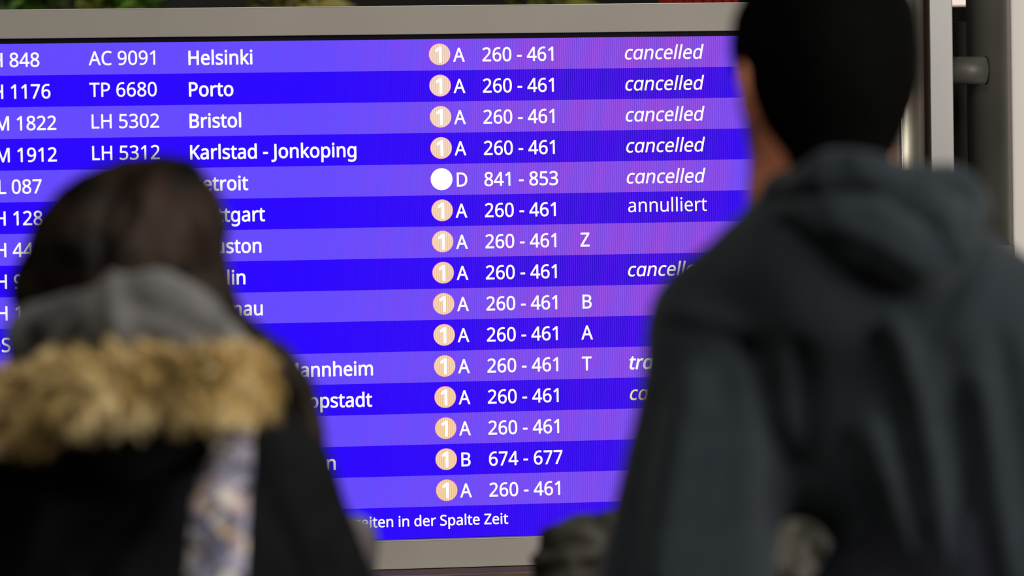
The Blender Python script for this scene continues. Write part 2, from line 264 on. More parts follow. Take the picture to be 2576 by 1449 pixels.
 'e':[452,[[234,438,269,435,301,427,329,414,354,396,374,373,390,346,402,315,409,281,411,244,411,201,117,201,122,157,134,119,154,90,181,69,215,56,254,52,280,53,305,56,327,60,348,66,370,73,392,82,392,20,370,11,349,4,327,-1,304,-5,279,-7,251,-8,212,-5,176,3,143,17,114,36,90,61,70,91,56,126,47,167,44,212,47,257,55,297,68,333,86,364,108,390,134,411,164,426,198,435],[233,380,202,377,175,366,154,348,137,323,125,293,119,257,338,257,336,281,333,302,326,322,318,338,306,353,292,364,276,373,256,378]]],
 'f':[276,[[266,375,158,375,158,0,87,0,87,375,12,375,12,408,87,432,87,457,89,492,95,522,104,547,116,568,132,585,152,597,174,606,199,612,227,613,244,613,259,612,274,609,287,606,300,603,310,599,292,544,283,546,273,549,262,552,251,554,239,555,228,556,206,553,189,545,175,532,166,513,160,489,158,458,158,430,266,430]]],
 'g':[493,[[221,438,248,436,273,431,297,422,319,409,338,393,355,373,359,373,369,430,425,430,425,-7,423,-46,416,-80,404,-109,388,-135,367,-155,341,-172,310,-183,274,-190,233,-192,202,-192,174,-189,147,-186,122,-180,99,-174,78,-165,78,-100,99,-110,123,-118,149,-125,177,-130,206,-133,237,-134,271,-130,300,-119,324,-101,341,-77,352,-48,355,-13,355,4,355,11,356,21,356,32,357,43,357,51,358,57,354,57,338,37,320,21,299,8,275,-1,250,-6,221,-8,170,-2,126,18,91,51,65,95,49,149,44,214,49,278,65,332,91,377,126,411,169,431],[230,379,207,376,187,370,169,359,153,344,140,326,130,303,123,277,119,247,117,213,120,165,130,124,146,92,169,68,197,54,232,50,253,51,271,53,288,58,303,65,315,74,326,85,336,98,343,113,349,131,353,151,355,173,356,197,356,214,355,251,350,282,343,309,332,331,319,348,302,362,281,371,257,377]]],
 'h':[496,[[139,431,139,420,138,410,138,399,137,389,136,379,135,370,140,370,149,385,161,397,174,407,188,416,204,424,221,429,238,434,255,436,273,437,306,435,335,430,360,421,382,408,399,391,413,370,423,344,429,314,431,280,431,0,361,0,361,275,358,307,351,333,338,353,319,367,295,376,265,379,235,377,210,370,189,360,173,347,160,329,150,308,144,283,140,254,139,222,139,0,68,0,68,609,139,609]]],
 'i':[207,[[139,430,139,0,68,0,68,430],[104,591,115,590,124,586,133,580,140,572,144,560,145,546,144,532,140,521,133,512,124,506,115,502,104,501,93,502,83,506,75,512,68,521,64,532,63,546,64,560,68,572,75,580,83,586,93,590]]],
 'k':[428,[[138,291,138,282,137,270,137,257,135,221,138,221,142,226,146,232,152,240,172,264,178,272,184,279,189,285,326,430,409,430,235,246,421,0,336,0,187,200,138,158,138,0,68,0,68,609,138,609]]],
 'l':[207,[[139,0,68,0,68,609,139,609]]],
 'm':[750,[[540,438,584,434,621,421,649,401,669,371,681,330,685,280,685,0,615,0,615,277,613,308,606,333,594,353,577,367,555,376,528,379,490,374,460,362,438,342,423,315,414,280,411,237,411,0,342,0,342,277,341,298,337,317,332,333,325,347,315,359,303,367,289,374,272,377,253,379,227,377,204,370,185,360,170,347,158,329,150,308,144,283,140,255,139,223,139,0,68,0,68,430,125,430,136,371,140,371,149,385,160,398,173,409,186,418,201,425,217,431,233,435,249,437,266,438,298,436,325,430,349,420,369,406,386,388,398,366,402,366,418,388,438,406,461,420,486,430,512,436]]],
 'n':[496,[[275,438,322,434,361,421,391,401,413,371,426,330,431,280,431,0,361,0,361,275,358,307,351,333,338,353,319,367,295,376,265,379,222,374,189,361,166,338,151,308,142,269,139,223,139,0,68,0,68,430,125,430,136,371,140,371,150,385,162,398,175,409,190,418,206,425,222,431,239,435,257,437]]],
 'o':[485,[[442,216,440,181,436,150,428,121,417,95,404,71,388,51,369,33,348,18,324,7,299,-1,271,-6,241,-8,214,-6,188,-1,163,7,140,18,119,33,100,51,84,71,70,95,59,121,51,150,46,181,44,216,47,261,55,301,68,336,87,367,110,392,137,412,169,426,204,435,244,438,281,435,316,426,347,412,374,392,398,367,417,336,431,301,439,261],[117,216,119,184,123,154,130,128,141,105,155,86,172,71,192,59,216,53,243,51,270,53,294,59,314,71,331,86,345,105,356,128,363,154,367,184,369,216,367,248,363,277,355,303,345,325,331,344,314,359,294,370,270,376,242,379,202,374,171,359,147,335,130,303,120,263]]],
 'p':[493,[[273,438,322,432,365,413,401,383,428,339,444,284,449,216,447,170,439,129,427,93,410,62,390,37,365,17,337,3,306,-5,272,-8,251,-7,231,-4,213,1,197,7,182,15,170,24,158,33,148,44,139,55,134,55,135,45,136,33,137,20,138,7,139,-5,139,-16,139,-192,68,-192,68,430,126,430,136,371,139,371,148,383,158,394,170,405,182,414,197,422,213,429,231,434,251,437],[260,379,233,377,210,371,190,362,174,349,161,333,152,313,145,289,141,261,139,229,139,216,140,182,144,152,150,126,159,103,172,85,188,70,208,59,233,53,261,51,286,53,308,60,326,72,341,88,354,108,364,131,371,157,375,186,376,217,373,262,363,302,348,334,325,359,296,374]]],
 'r':[331,[[269,438,277,438,286,437,295,437,304,436,312,435,319,433,310,368,303,370,296,371,287,372,279,373,271,374,264,374,248,373,232,369,217,363,202,355,189,346,176,334,166,321,156,305,149,289,143,270,140,251,139,229,139,0,68,0,68,430,126,430,134,351,137,351,147,367,158,381,170,395,183,407,198,418,214,426,231,433,249,437]]],
 's':[384,[[348,119,346,92,339,69,327,49,311,32,292,18,268,6,241,-2,210,-6,176,-8,148,-7,122,-5,99,-1,78,5,59,11,42,19,42,83,60,75,81,67,104,60,128,54,153,50,178,49,211,51,236,57,256,66,269,79,277,94,280,112,279,123,276,132,271,141,264,150,253,158,239,167,222,176,200,185,174,196,148,206,124,217,103,228,84,239,69,252,57,266,48,283,43,302,41,324,46,358,61,386,85,408,118,425,157,435,202,438,228,437,252,434,275,430,298,424,319,417,339,409,315,353,297,360,278,366,258,372,238,377,218,379,197,380,171,379,149,374,131,366,118,356,111,343,108,328,109,317,113,307,119,298,127,290,139,282,154,274,172,266,193,256,219,246,245,236,268,226,289,215,306,203,321,191,333,176,341,159,346,140]]],
 't':[289,[[212,50,222,50,233,51,245,53,255,54,264,56,272,59,272,5,263,1,253,-2,240,-4,226,-6,213,-8,200,-8,178,-7,157,-3,138,4,120,13,104,27,91,44,82,66,76,93,74,125,74,375,13,375,13,409,75,437,103,528,144,528,144,430,269,430,269,375,144,375,144,127,146,103,153,83,163,69,177,58,193,52]]],
 'u':[496,[[427,430,427,0,370,0,359,57,356,57,346,43,334,31,321,20,306,11,290,4,273,-1,256,-5,238,-7,220,-8,187,-6,159,-1,134,8,112,21,95,38,81,59,71,85,65,114,63,148,63,430,135,430,135,153,137,122,145,96,158,76,176,62,200,53,230,51,260,53,285,59,306,69,323,82,336,100,345,121,352,146,356,175,357,206,357,430]]],
 'z':[377,[[346,0,31,0,31,47,262,375,45,375,45,430,340,430,340,377,112,55,346,55]]],
}

# ---------------------------------------------------------------- the hall
ZT, RP = CAMZ + 0.2185, 0.05              # top of the lit screen, height of one display row
def structure(name, lo, hi, m, bevel=0.0):
    o = box(name, lo, hi, m, None, bevel); o['kind'] = 'structure'; return o
structure('floor', (-5, -9, -0.1), (7, 4.1, 0), MAT['floor'])
structure('wall_back', (-5, 4.0, 0), (7, 4.1, 4.2), MAT['wall_dark'])
def at(px, py, y):
    d = CMn @ np.array([px - W / 2, -(py - H / 2), -FPX]); t = (y - CAM[1]) / d[1]
    return CAM + t * d
structure('wall_right', (at(2546, 300, 0.30)[0], 0.30, 0), (7.0, 0.42, 4.2), MAT['wall_light'], 0.004)

# ---------------------------------------------------------------- the flight information board
board = empty('flight_information_board', (0.64, 0.05, 0))
tag(board, 'large flight information board with blue rows of cancelled flights in a grey frame', 'display')
BO = Vector((0.64, 0.05, 0))
def in_board(o):
    o.parent = board
    o.location = -BO
    return o
SX0, SX1 = -0.070, 1.352                    # lit screen, left and right
FX0, FX1 = -0.123, 1.405                    # outside of the frame
in_board(box('frame_bar', (FX0, -0.012, ZT + 0.0078), (FX1, 0.10, ZT + 0.0535), MAT['frame'], None, 0.0012))
in_board(box('frame_bar', (FX0, -0.012, ZT - 0.848), (FX1, 0.10, ZT - 0.8015), MAT['frame'], None, 0.0012))
in_board(box('frame_bar', (FX0, -0.012, ZT - 0.8015), (SX0 - 0.008, 0.10, ZT + 0.0078), MAT['frame'], None, 0.0012))
in_board(box('frame_bar', (SX1 + 0.008, -0.012, ZT - 0.8015), (FX1, 0.10, ZT + 0.0078), MAT['frame'], None, 0.0012))
in_board(box('housing', (SX0 - 0.008, 0.006, ZT - 0.8015), (SX1 + 0.008, 0.095, ZT + 0.0078), MAT['bezel']))
bz = in_board(box('bezel', (SX0 - 0.008, -0.004, ZT), (SX1 + 0.008, 0.0059, ZT + 0.0078), MAT['bezel']))
in_board(box('frame_lip', (FX0, -0.0135, ZT - 0.8032), (FX1, -0.0121, ZT - 0.8019), MAT['frame_edge']))
in_board(box('frame_lip', (FX0, -0.0135, ZT + 0.0524), (FX1, -0.0121, ZT + 0.0534), MAT['frame_edge']))

SPACE = 208.5
def glyph_width(s):
    return sum(SPACE if c == ' ' else GLYPH[c][0] for c in s)

CURVE_CACHE = {}
def text_part(name, s, x, z, cap, m, parent, bold=0.0, xs=0.93, italic=0.0, right=None, y=-0.0012):
    """Flat lettering on the screen: s starts at board x (or ends at right), baseline z, capital height cap in metres."""
    k = cap / 573.0
    if right is not None and x is not None: xs = (right - x) / (glyph_width(s) * k - 70 * k)
    if x is None: x = right - glyph_width(s) * k * xs
    cu = bpy.data.curves.new(name, 'CURVE'); cu.dimensions = '2D'; cu.fill_mode = 'BOTH'
    pen = 0.0; strokes = []; w_ = bold * cap
    for ch in s:
        if ch == ' ': pen += SPACE; continue
        src, adv, clampy = ch, GLYPH[ch][0], None
        if italic and ch == 'a': src, adv, clampy = 'd', 493 * 0.97, 432
        for pts in GLYPH[src][1]:
            q = [(pts[i], pts[i + 1]) for i in range(0, len(pts), 2)]
            if clampy:
                q = [(a, min(b, clampy)) for a, b in q]
                q = [p for i, p in enumerate(q) if p != q[i - 1]]
            sp = cu.splines.new('POLY'); sp.points.add(len(q) - 1); sp.use_cyclic_u = True
            strokes.append([((pen + a + italic * b) * k * xs, b * k) for a, b in q])
            for P_, (a, b) in zip(sp.points, q):
                P_.co = ((pen + a + italic * b) * k * xs, b * k, 0, 1)
        pen += adv
    tmp = bpy.data.objects.new(name, cu)
    COL.objects.link(tmp); dg = bpy.context.evaluated_depsgraph_get(); dg.update()
    me = bpy.data.meshes.new_from_object(tmp.evaluated_get(dg))
    bpy.data.objects.remove(tmp); bpy.data.curves.remove(cu)
    if w_ > 0:                                # heavier weight: a thin even stroke along every contour
        bm = bmesh.new(); bm.from_mesh(me)
        for q in strokes:
            for (ax, ay), (bx, by) in zip(q, q[1:] + q[:1]):
                L_ = math.hypot(bx - ax, by - ay)
                if L_ < 1e-7: continue
                dx, dy = (bx - ax) / L_ * w_, (by - ay) / L_ * w_
                c = [(ax - dy, ay + dx), (ax - dx * .8, ay - dy * .8), (ax + dy, ay - dx), (bx + dy, by - dx), (bx + dx * .8, by + dy * .8), (bx - dy, by + dx)]
                bm.faces.new([bm.verts.new((u, v, 0)) for u, v in c])
        bm.to_mesh(me); bm.free()
    me.name = name; me.materials.clear(); me.materials.append(m)
    me.transform(Matrix.Translation((x, y, z)) @ Matrix.Rotation(math.pi / 2, 4, 'X'))
    o = bpy.data.objects.new(name, me); COL.objects.link(o); o.parent = parent
    return o

def disc(name, x, z, r, y, m, parent, seg=48):
    vs = [(x + r * math.cos(2 * math.pi * i / seg), y, z + r * math.sin(2 * math.pi * i / seg)) for i in range(seg)]
    return mesh_obj(name, vs, [list(range(seg))], m, parent)

XF, XC, XD, XB, XH, XG, XZ, XR = -0.0125, 0.1565, 0.3115, 0.7155, 0.7375, 0.7835, 0.9385, 1.0165
ROWS = [  # flight, codeshare, destination, its fixed right end, badge, hall, gates, zone letter, remark
    ('LH 848', 'AC 9091', 'Helsinki', None, '1', 'A', '260 - 461', '', 'cancelled'),
    ('LH 1176', 'TP 6680', 'Porto', None, '1', 'A', '260 - 461', '', 'cancelled'),
    ('BM 1822', 'LH 5302', 'Bristol', None, '1', 'A', '260 - 461', '', 'cancelled'),
    ('BM 1912', 'LH 5312', 'Karlstad - Jonkoping', None, '1', 'A', '260 - 461', '', 'cancelled'),
    ('DL 087', '', 'Detroit', None, '', 'D', '841 - 853', '', 'cancelled'),
    ('LH 128', '', 'Stuttgart', None, '1', 'A', '260 - 461', '', 'annulliert'),
    ('LH 440', '', 'Houston', None, '1', 'A', '260 - 461', 'Z', ''),
    ('LH 978', '', 'Dublin', None, '1', 'A', '260 - 461', '', 'cancelled'),
    ('LH 1474', '', 'Chisinau', None, '1', 'A', '260 - 461', 'B', ''),
    ('OS', '', '', None, '1', 'A', '260 - 461', 'A', ''),
    ('', '', 'Karlsruhe/Mannheim', 0.6015, '1', 'A', '260 - 461', 'T', 'transfer'),
    ('', '', 'Paderborn/Lippstadt', 0.5975, '1', 'A', '260 - 461', '', 'cancelled'),
    ('', '', '', None, '1', 'A', '260 - 461', '', ''),
    ('', '', 'on', 0.5390, '1', 'B', '674 - 677', '', ''),
    ('', '', '', None, '1', 'A', '260 - 461', '', ''),
]
CAP = 0.0219
def sub(o):                                # sub-parts sit in the row's own frame
    return o
for i in range(16):
    zt = ZT - i * RP; zb = zt - RP
    if i == 15: zb = ZT - 0.8005
    m = MAT['row_light'] if i % 2 == 0 else MAT['row_dark']
    row = in_board(mesh_obj('display_row' if i < 15 else 'footer_row',
        [(SX0, 0.0, zb), (SX1, 0.0, zb), (SX1, 0.0, zt), (SX0, 0.0, zt), (SX0, 0.0058, zb), (SX1, 0.0058, zb), (SX1, 0.0058, zt), (SX0, 0.0058, zt)],
        [(0, 1, 2, 3), (5, 4, 7, 6), (0, 4, 5, 1), (3, 2, 6, 7), (0, 3, 7, 4), (1, 5, 6, 2)], m))
    row['label'] = 'pale violet display row' if i % 2 == 0 else 'deep blue display row'
    WT = MAT['white_text']
    if i == 15:
        row['label'] = 'deep blue footer row with German note'
        fk = 0.177 / (glyph_width('in der Spalte Zeit') * 0.0166 / 573 - 70 * 0.0166 / 573)
        text_part('footer_text', 'Abflugzeiten in der Spalte Zeit', None, ZT - 15.615 * RP, 0.0166, WT, row, 0.02, xs=fk, right=0.8145)
        continue
    fl, cs, ds, dr, bd, hl, gt, zn, rm = ROWS[i]
    base = zt - 0.727 * RP
    if fl: text_part('flight_number', fl, XF, base, CAP, WT, row, 0.016)
    if cs: text_part('codeshare_number', cs, XC, base + 0.0012, CAP, WT, row, 0.012, xs=0.945)
    if ds: text_part('destination', ds, XD if dr is None else None, base, CAP, WT, row, 0.026, right=dr)
    disc('badge_rim', XB, zt - 0.487 * RP, 0.01765, -0.0005, MAT['badge_rim'] if bd else MAT['badge_white'], row)
    disc('terminal_badge', XB, zt - 0.487 * RP, 0.01705, -0.0009, MAT['badge'] if bd else MAT['badge_white'], row)
    if bd: text_part('terminal_digit', bd, XB - 0.0098, zt - 0.487 * RP - 0.0124, 0.0240, WT, row, 0.042, xs=1.04, y=-0.0014)
    text_part('hall_letter', hl, XH, base, CAP, WT, row, 0.018)
    text_part('gate_range', gt, XG, base, CAP, WT, row, 0.018)
    if zn: text_part('zone_letter', zn, XZ, base, CAP, WT, row, 0.018)
    if rm == 'annulliert': text_part('remark', rm, XR, base + 0.004, CAP, MAT['cream_text'], row, 0.004, xs=0.945)
    elif rm: text_part('remark', rm, XR - 0.003, base + 0.0003, CAP, MAT['yellow_text'] if i == 11 else MAT['white_text'] if i % 2 == 0 else MAT['cream_text'], row, 0.012 if rm != 'transfer' else 0.026, xs=0.955, italic=0.2)

# brown wooden plinth under the board
pl = empty('wooden_plinth', (0.4, 0.15, 0)); tag(pl, 'brown wooden plinth with ribbed edge below the flight board', 'plinth')
def in_plinth(o): o.parent = pl; o.location = (-0.4, -0.15, 0); return o
in_plinth(box('top_board', (-0.20, -0.09, 0.868), (1.40, 0.24, 0.9195), MAT['wood'], None, 0.003))
for i in range(22):
    x0 = -0.145 + i * 0.07
    in_plinth(box('plank', (x0 + 0.001, -0.06, 0.0), (x0 + 0.069, -0.04, 0.868), MAT['wood'], None, 0.002))

# ---------------------------------------------------------------- steel posts to the right of the board
p1 = empty('steel_column', (at(2270, 200, -0.03)[0], 0.01, 0)); tag(p1, 'round brushed steel column between the board and the flat grey post', 'column')
c = cyl('shaft', (0, 0, 0.0), (0, 0, 3.2), 0.0445, MAT['steel'], p1, 72)
cyl('highlight_rod', (-0.004, -0.0462, 0.02), (-0.004, -0.0462, 3.2), 0.0022, MAT['chrome'], p1, 16)  # added polished rod standing in for the thin highlight on the shaft
cyl('foot_ring', (0, 0, 0), (0, 0, 0.02), 0.048, MAT['steel'], p1, 48)
p2 = empty('flat_post', (at(2369, 200, -0.02)[0], 0.0, 0)); tag(p2, 'flat pale grey metal post right of the round steel column', 'post')
box('shaft', (-0.0195, -0.02, 0), (0.0195, 0.06, 3.2), MAT['grey_metal'], p2, 0.0015)
box('foot_plate', (-0.0225, -0.05, 0), (0.0225, 0.09, 0.012), MAT['grey_metal'], p2, 0.002)
p3 = empty('dark_column', (1.637, 0.08, 0)); tag(p3, 'dark grey round column in front of the pale wall, joined by a short bar', 'column')
cyl('shaft', (0, 0, 0.62 + CAMZ - 0.75), (0, 0, 3.2), 0.034, MAT['dark_metal'], p3, 64)
zc = ZT - 0.348
box('base_block', (-0.033, -0.034, 0), (0.034, 0.034, zc), MAT['dark_metal'], p3, 0.002)
p3.children[0].location.z = 0
zb_ = ZT - 0.060
b = empty('connecting_bar', (1.5575, 0.03, zb_)); tag(b, 'short grey tube bridging the flat post and the dark column', 'bar')
cyl('tube', (0.0, -0.005, 0), (0.0645, -0.005, 0), 0.0228, MAT['dark_metal'], b, 48)
cyl('collar', (0.0615, -0.005, 0), (0.0640, -0.005, 0), 0.0236, MAT['black'], b, 48)
bp = box('backing_panel', (-0.06, -0.01, 0), (0.06, 0.01, 1.795), MAT['black'], None, 0.002)
bp.location = (1.63, 0.20, 0); tag(bp, 'black upright panel in the gap behind the two right posts', 'panel')
Lp = at(2415, 14, 0.9)
lp = empty('ceiling_lamp', (Lp[0], 0.9, Lp[2])); tag(lp, 'glowing pale lamp box above the black panel at the right', 'lamp')
box('diffuser', (-0.04, -0.004, 0.0), (0.045, 0.0, 0.16), MAT['lamp'], lp)
box('lamp_frame', (-0.045, 0.0, -0.003), (0.05, 0.05, 0.165), MAT['black'], lp)
cyl('hanger', (0.0, 0.025, 0.16), (0.0, 0.025, 1.3), 0.006, MAT['black'], lp)

# ---------------------------------------------------------------- greenery and the red drape behind the board
def leaf_mesh(rng, n, cx, cz, wx, wz, y0, wy, size):
    V, F = [], []
    for _ in range(n):
        c = np.array([cx + rng.normal() * wx, y0 + rng.uniform(-wy, wy), cz + rng.normal() * wz])
        d = rng.normal(size=3); d /= np.linalg.norm(d)
        u = np.cross(d, rng.normal(size=3)); u /= np.linalg.norm(u)
        n_ = np.cross(d, u); L = size * rng.uniform(0.6, 1.3); w = L * 0.28
        b = len(V)
        V += [c, c + d * L * .35 + u * w + n_ * .1 * L, c + d * L, c + d * L * .35 - u * w + n_ * .1 * L, c + d * L * .45 - n_ * .04 * L]
        F += [(b, b + 1, b + 4), (b + 1, b + 2, b + 4), (b + 2, b + 3, b + 4), (b + 3, b, b + 4)]
    return V, F
GREENS = [(58, 92, 22), (96, 128, 34), (60, 96, 14), (150, 150, 52), (120, 118, 44)]
def leaves(parent, x, y, top, col, w, n=420):
    V, F = leaf_mesh(np.random.default_rng(int(abs(x) * 100) + 3), n, x, top - 0.30, w * 1.3, 0.15, y, 0.10, 0.075)
    m = noise_mat('leaf_green', srgb(*[int(v * 0.5) for v in col]), srgb(*col), 14, 0.45)
    o = mesh_obj('foliage', V, F, m, parent); o['kind'] = 'stuff'
    cyl('stem', (x, y, 0.45), (x + 0.02, y, top - 0.1), 0.012, MAT['wood'], parent, 12, 0.006)
P0 = at(170, 0, 2.4)
pt = empty('planter', (P0[0], 2.4, 0)); tag(pt, 'trough of mixed green shrubs behind the top left end of the board', 'plant')
box('trough', (-0.32, -0.16, 0), (0.32, 0.16, 0.5), MAT['black'], pt, 0.01)
for px, col, w in ((22, (74, 124, 16), 0.030), (95, (52, 66, 26), 0.026), (235, (120, 132, 44), 0.028), (310, (66, 116, 8), 0.018)):
    P_ = at(px, 0, 2.4); leaves(pt, P_[0] - P0[0], 0.0, P_[2] + 0.14, col, w)
for px, lab, col, w in ((745, 'yellowish shrub behind the board, left of the terminal badges', (140, 132, 60), 0.05),
                        (1375, 'yellow green shrub behind the board above the gate numbers', (120, 124, 20), 0.028)):
    P_ = at(px, 0, 2.4)
    e = empty('potted_shrub', (P_[0], 2.4, 0)); tag(e, lab, 'plant')
    cyl('pot', (0, 0, 0), (0, 0, 0.5), 0.13, MAT['black'], e, 32, 0.17)
    leaves(e, 0, 0, P_[2] + 0.14, col, w)
P_ = at(1760, 0, 0.8)
dr = empty('red_drape', (P_[0], P_[1], 0)); tag(dr, 'red cloth panel hanging behind the board beside the man', 'drape')
MAT['red'] = noise_mat('red_cloth', srgb(150, 22, 12), srgb(176, 34, 20), 12, 0.7)
V, F = [], []
for i in range(41):
    x = -0.075 + i * 0.15 / 40; y = 0.008 * math.sin(i * 1.3)
    V += [(x, y, 1.2), (x, y, 2.3), (x, y + 0.004, 2.3), (x, y + 0.004, 1.2)]
for i in range(40):
    a = i * 4; b_ = a + 4
    F += [(a, b_, b_ + 1, a + 1), (a + 2, b_ + 2, b_ + 3, a + 3), (a + 1, b_ + 1, b_ + 2, a + 2), (a, a + 3, b_ + 3, b_)]
mesh_obj('cloth', V, F, MAT['red'], dr, True)
cyl('rod', (-0.12, 0.0, 2.305), (0.12, 0.0, 2.305), 0.01, MAT['black'], dr, 16)
cyl('stand', (0.11, 0.0, 0), (0.11, 0.0, 2.31), 0.012, MAT['black'], dr, 16)
cyl('stand_base', (0.0, 0.0, 0), (0.0, 0.0, 0.02), 0.2, MAT['black'], dr, 32)

# ---------------------------------------------------------------- implicit surfaces: smooth unions meshed with surface nets
class Field:
    """Signed distance on a regular grid, in a person's own frame (x right, y away from the viewer, z up)."""
    def __init__(s, lo, hi, h):
        s.lo = np.array(lo, float); s.h = h
        s.n = np.ceil((np.array(hi) - s.lo) / h).astype(int) + 1
        ax = [s.lo[i] + h * np.arange(s.n[i]) for i in range(3)]
        s.X, s.Y, s.Z = [a.astype(np.float32) for a in np.meshgrid(*ax, indexing='ij')]
        s.V = np.full(s.X.shape, 9.0, np.float32)
    def cap_d(s, a, b, ra, rb, sy=1.0):
        a = np.array(a, float); b = np.array(b, float); d = (b - a) * np.array([1, 1 / sy, 1]); L = d @ d + 1e-12
        px, py, pz = s.X - a[0], (s.Y - a[1]) / sy, s.Z - a[2]
        t = np.clip((px * d[0] + py * d[1] + pz * d[2]) / L, 0, 1)
        return np.sqrt((px - t * d[0]) ** 2 + (py - t * d[1]) ** 2 + (pz - t * d[2]) ** 2) - (ra + t * (rb - ra))
    def ell_d(s, c, r):
        px, py, pz = (s.X - c[0]) / r[0], (s.Y - c[1]) / r[1], (s.Z - c[2]) / r[2]
        k0 = np.sqrt(px * px + py * py + pz * pz) + 1e-6
        k1 = np.sqrt((px / r[0]) ** 2 + (py / r[1]) ** 2 + (pz / r[2]) ** 2) + 1e-6
        return k0 * (k0 - 1) / k1
    def add(s, d, k=0.02):
        if k <= 0: s.V = np.minimum(s.V, d); return
        h = np.clip(0.5 + 0.5 * (s.V - d) / k, 0, 1)
        s.V = s.V * (1 - h) + d * h - k * h * (1 - h)
    def cut(s, d, k=0.01):
        h = np.clip(0.5 - 0.5 * (s.V + d) / k, 0, 1)
        s.V = s.V * (1 - h) - d * h + k * h * (1 - h)
    def cap(s, a, b, ra, rb=None, k=0.02, sy=1.0): s.add(s.cap_d(a, b, ra, ra if rb is None else rb, sy), k)
    def ell(s, c, r, k=0.02): s.add(s.ell_d(c, r), k)
    def mesh(s):
        V = s.V; ins = V < 0; nx, ny, nz = V.shape
        acc = np.zeros((nx - 1, ny - 1, nz - 1, 3), np.float32); cnt = np.zeros((nx - 1, ny - 1, nz - 1), np.float32)
        corners = [(i, j, k) for i in (0, 1) for j in (0, 1) for k in (0, 1)]
        sl = lambda c: V[c[0]:nx - 1 + c[0], c[1]:ny - 1 + c[1], c[2]:nz - 1 + c[2]]
        for a in corners:
            for ax in range(3):
                if a[ax]: continue
                b = list(a); b[ax] = 1
                va, vb = sl(a), sl(b); m = (va < 0) != (vb < 0)
                t = np.where(m, va / np.where(m, va - vb, 1), 0)
                for q in range(3):
                    acc[..., q] += np.where(m, a[q] + (t if q == ax else 0), 0)
                cnt += m
        act = cnt > 0; idx = np.full(cnt.shape, -1); idx[act] = np.arange(act.sum())
        I = np.argwhere(act)
        P = (I + acc[act] / cnt[act][:, None]) * s.h + s.lo
        Fs = []
        for ax in range(3):
            a1, a2 = (ax + 1) % 3, (ax + 2) % 3
            n = [nx, ny, nz]
            s0 = [slice(None)] * 3; s1 = [slice(None)] * 3
            s0[ax] = slice(0, n[ax] - 1); s1[ax] = slice(1, n[ax])
            for t in (a1, a2): s0[t] = slice(1, n[t] - 1); s1[t] = slice(1, n[t] - 1)
            A, B = ins[tuple(s0)], ins[tuple(s1)]
            E = np.argwhere(A != B); off = np.zeros(3, int); off[a1] = 1; off[a2] = 1
            C = E + off
            flip = A[tuple(E.T)]
            def cell(d1, d2):
                c = C.copy(); c[:, a1] -= d1; c[:, a2] -= d2; return idx[tuple(c.T)]
            q = np.stack([cell(1, 1), cell(0, 1), cell(0, 0), cell(1, 0)], 1)
            q[~flip] = q[~flip][:, ::-1]
            Fs.append(q)
        return P, np.concatenate(Fs)

def normals(P, F):
    N = np.zeros_like(P); a, b, c, d = [P[F[:, i]] for i in range(4)]
    fn = np.cross(c - a, d - b)
    for i in range(4): np.add.at(N, F[:, i], fn)
    return N / (np.linalg.norm(N, axis=1, keepdims=True) + 1e-9)

def relax(P, F, it=2, lam=0.5):
    n = len(P)
    for _ in range(it):
        S = np.zeros_like(P); c = np.zeros(n)
        for i in range(4):
            a, b = F[:, i], F[:, (i + 1) % 4]
            np.add.at(S, a, P[b]); np.add.at(c, a, 1); np.add.at(S, b, P[a]); np.add.at(c, b, 1)
        P = P + lam * (S / np.maximum(c, 1)[:, None] - P)
    return P

def seg_dist(q, pl):
    best = np.full(len(q), 9e9)
    for a, b in zip(pl[:-1], pl[1:]):
        a = np.array(a, float); b = np.array(b, float); d = b - a
        t = np.clip(((q - a) @ d) / (d @ d + 1e-9), 0, 1)
        best = np.minimum(best, np.linalg.norm(q - a - t[:, None] * d, axis=1))
    return best

def wob(P, s, seed):
    r = np.random.default_rng(seed); o = np.zeros(len(P))
    for i in range(7):
        k = r.normal(size=3) * s * (0.6 + 0.35 * i); o += np.sin(P @ k + r.uniform(0, 6.28)) / (1 + 0.35 * i)
    return o / 3.0

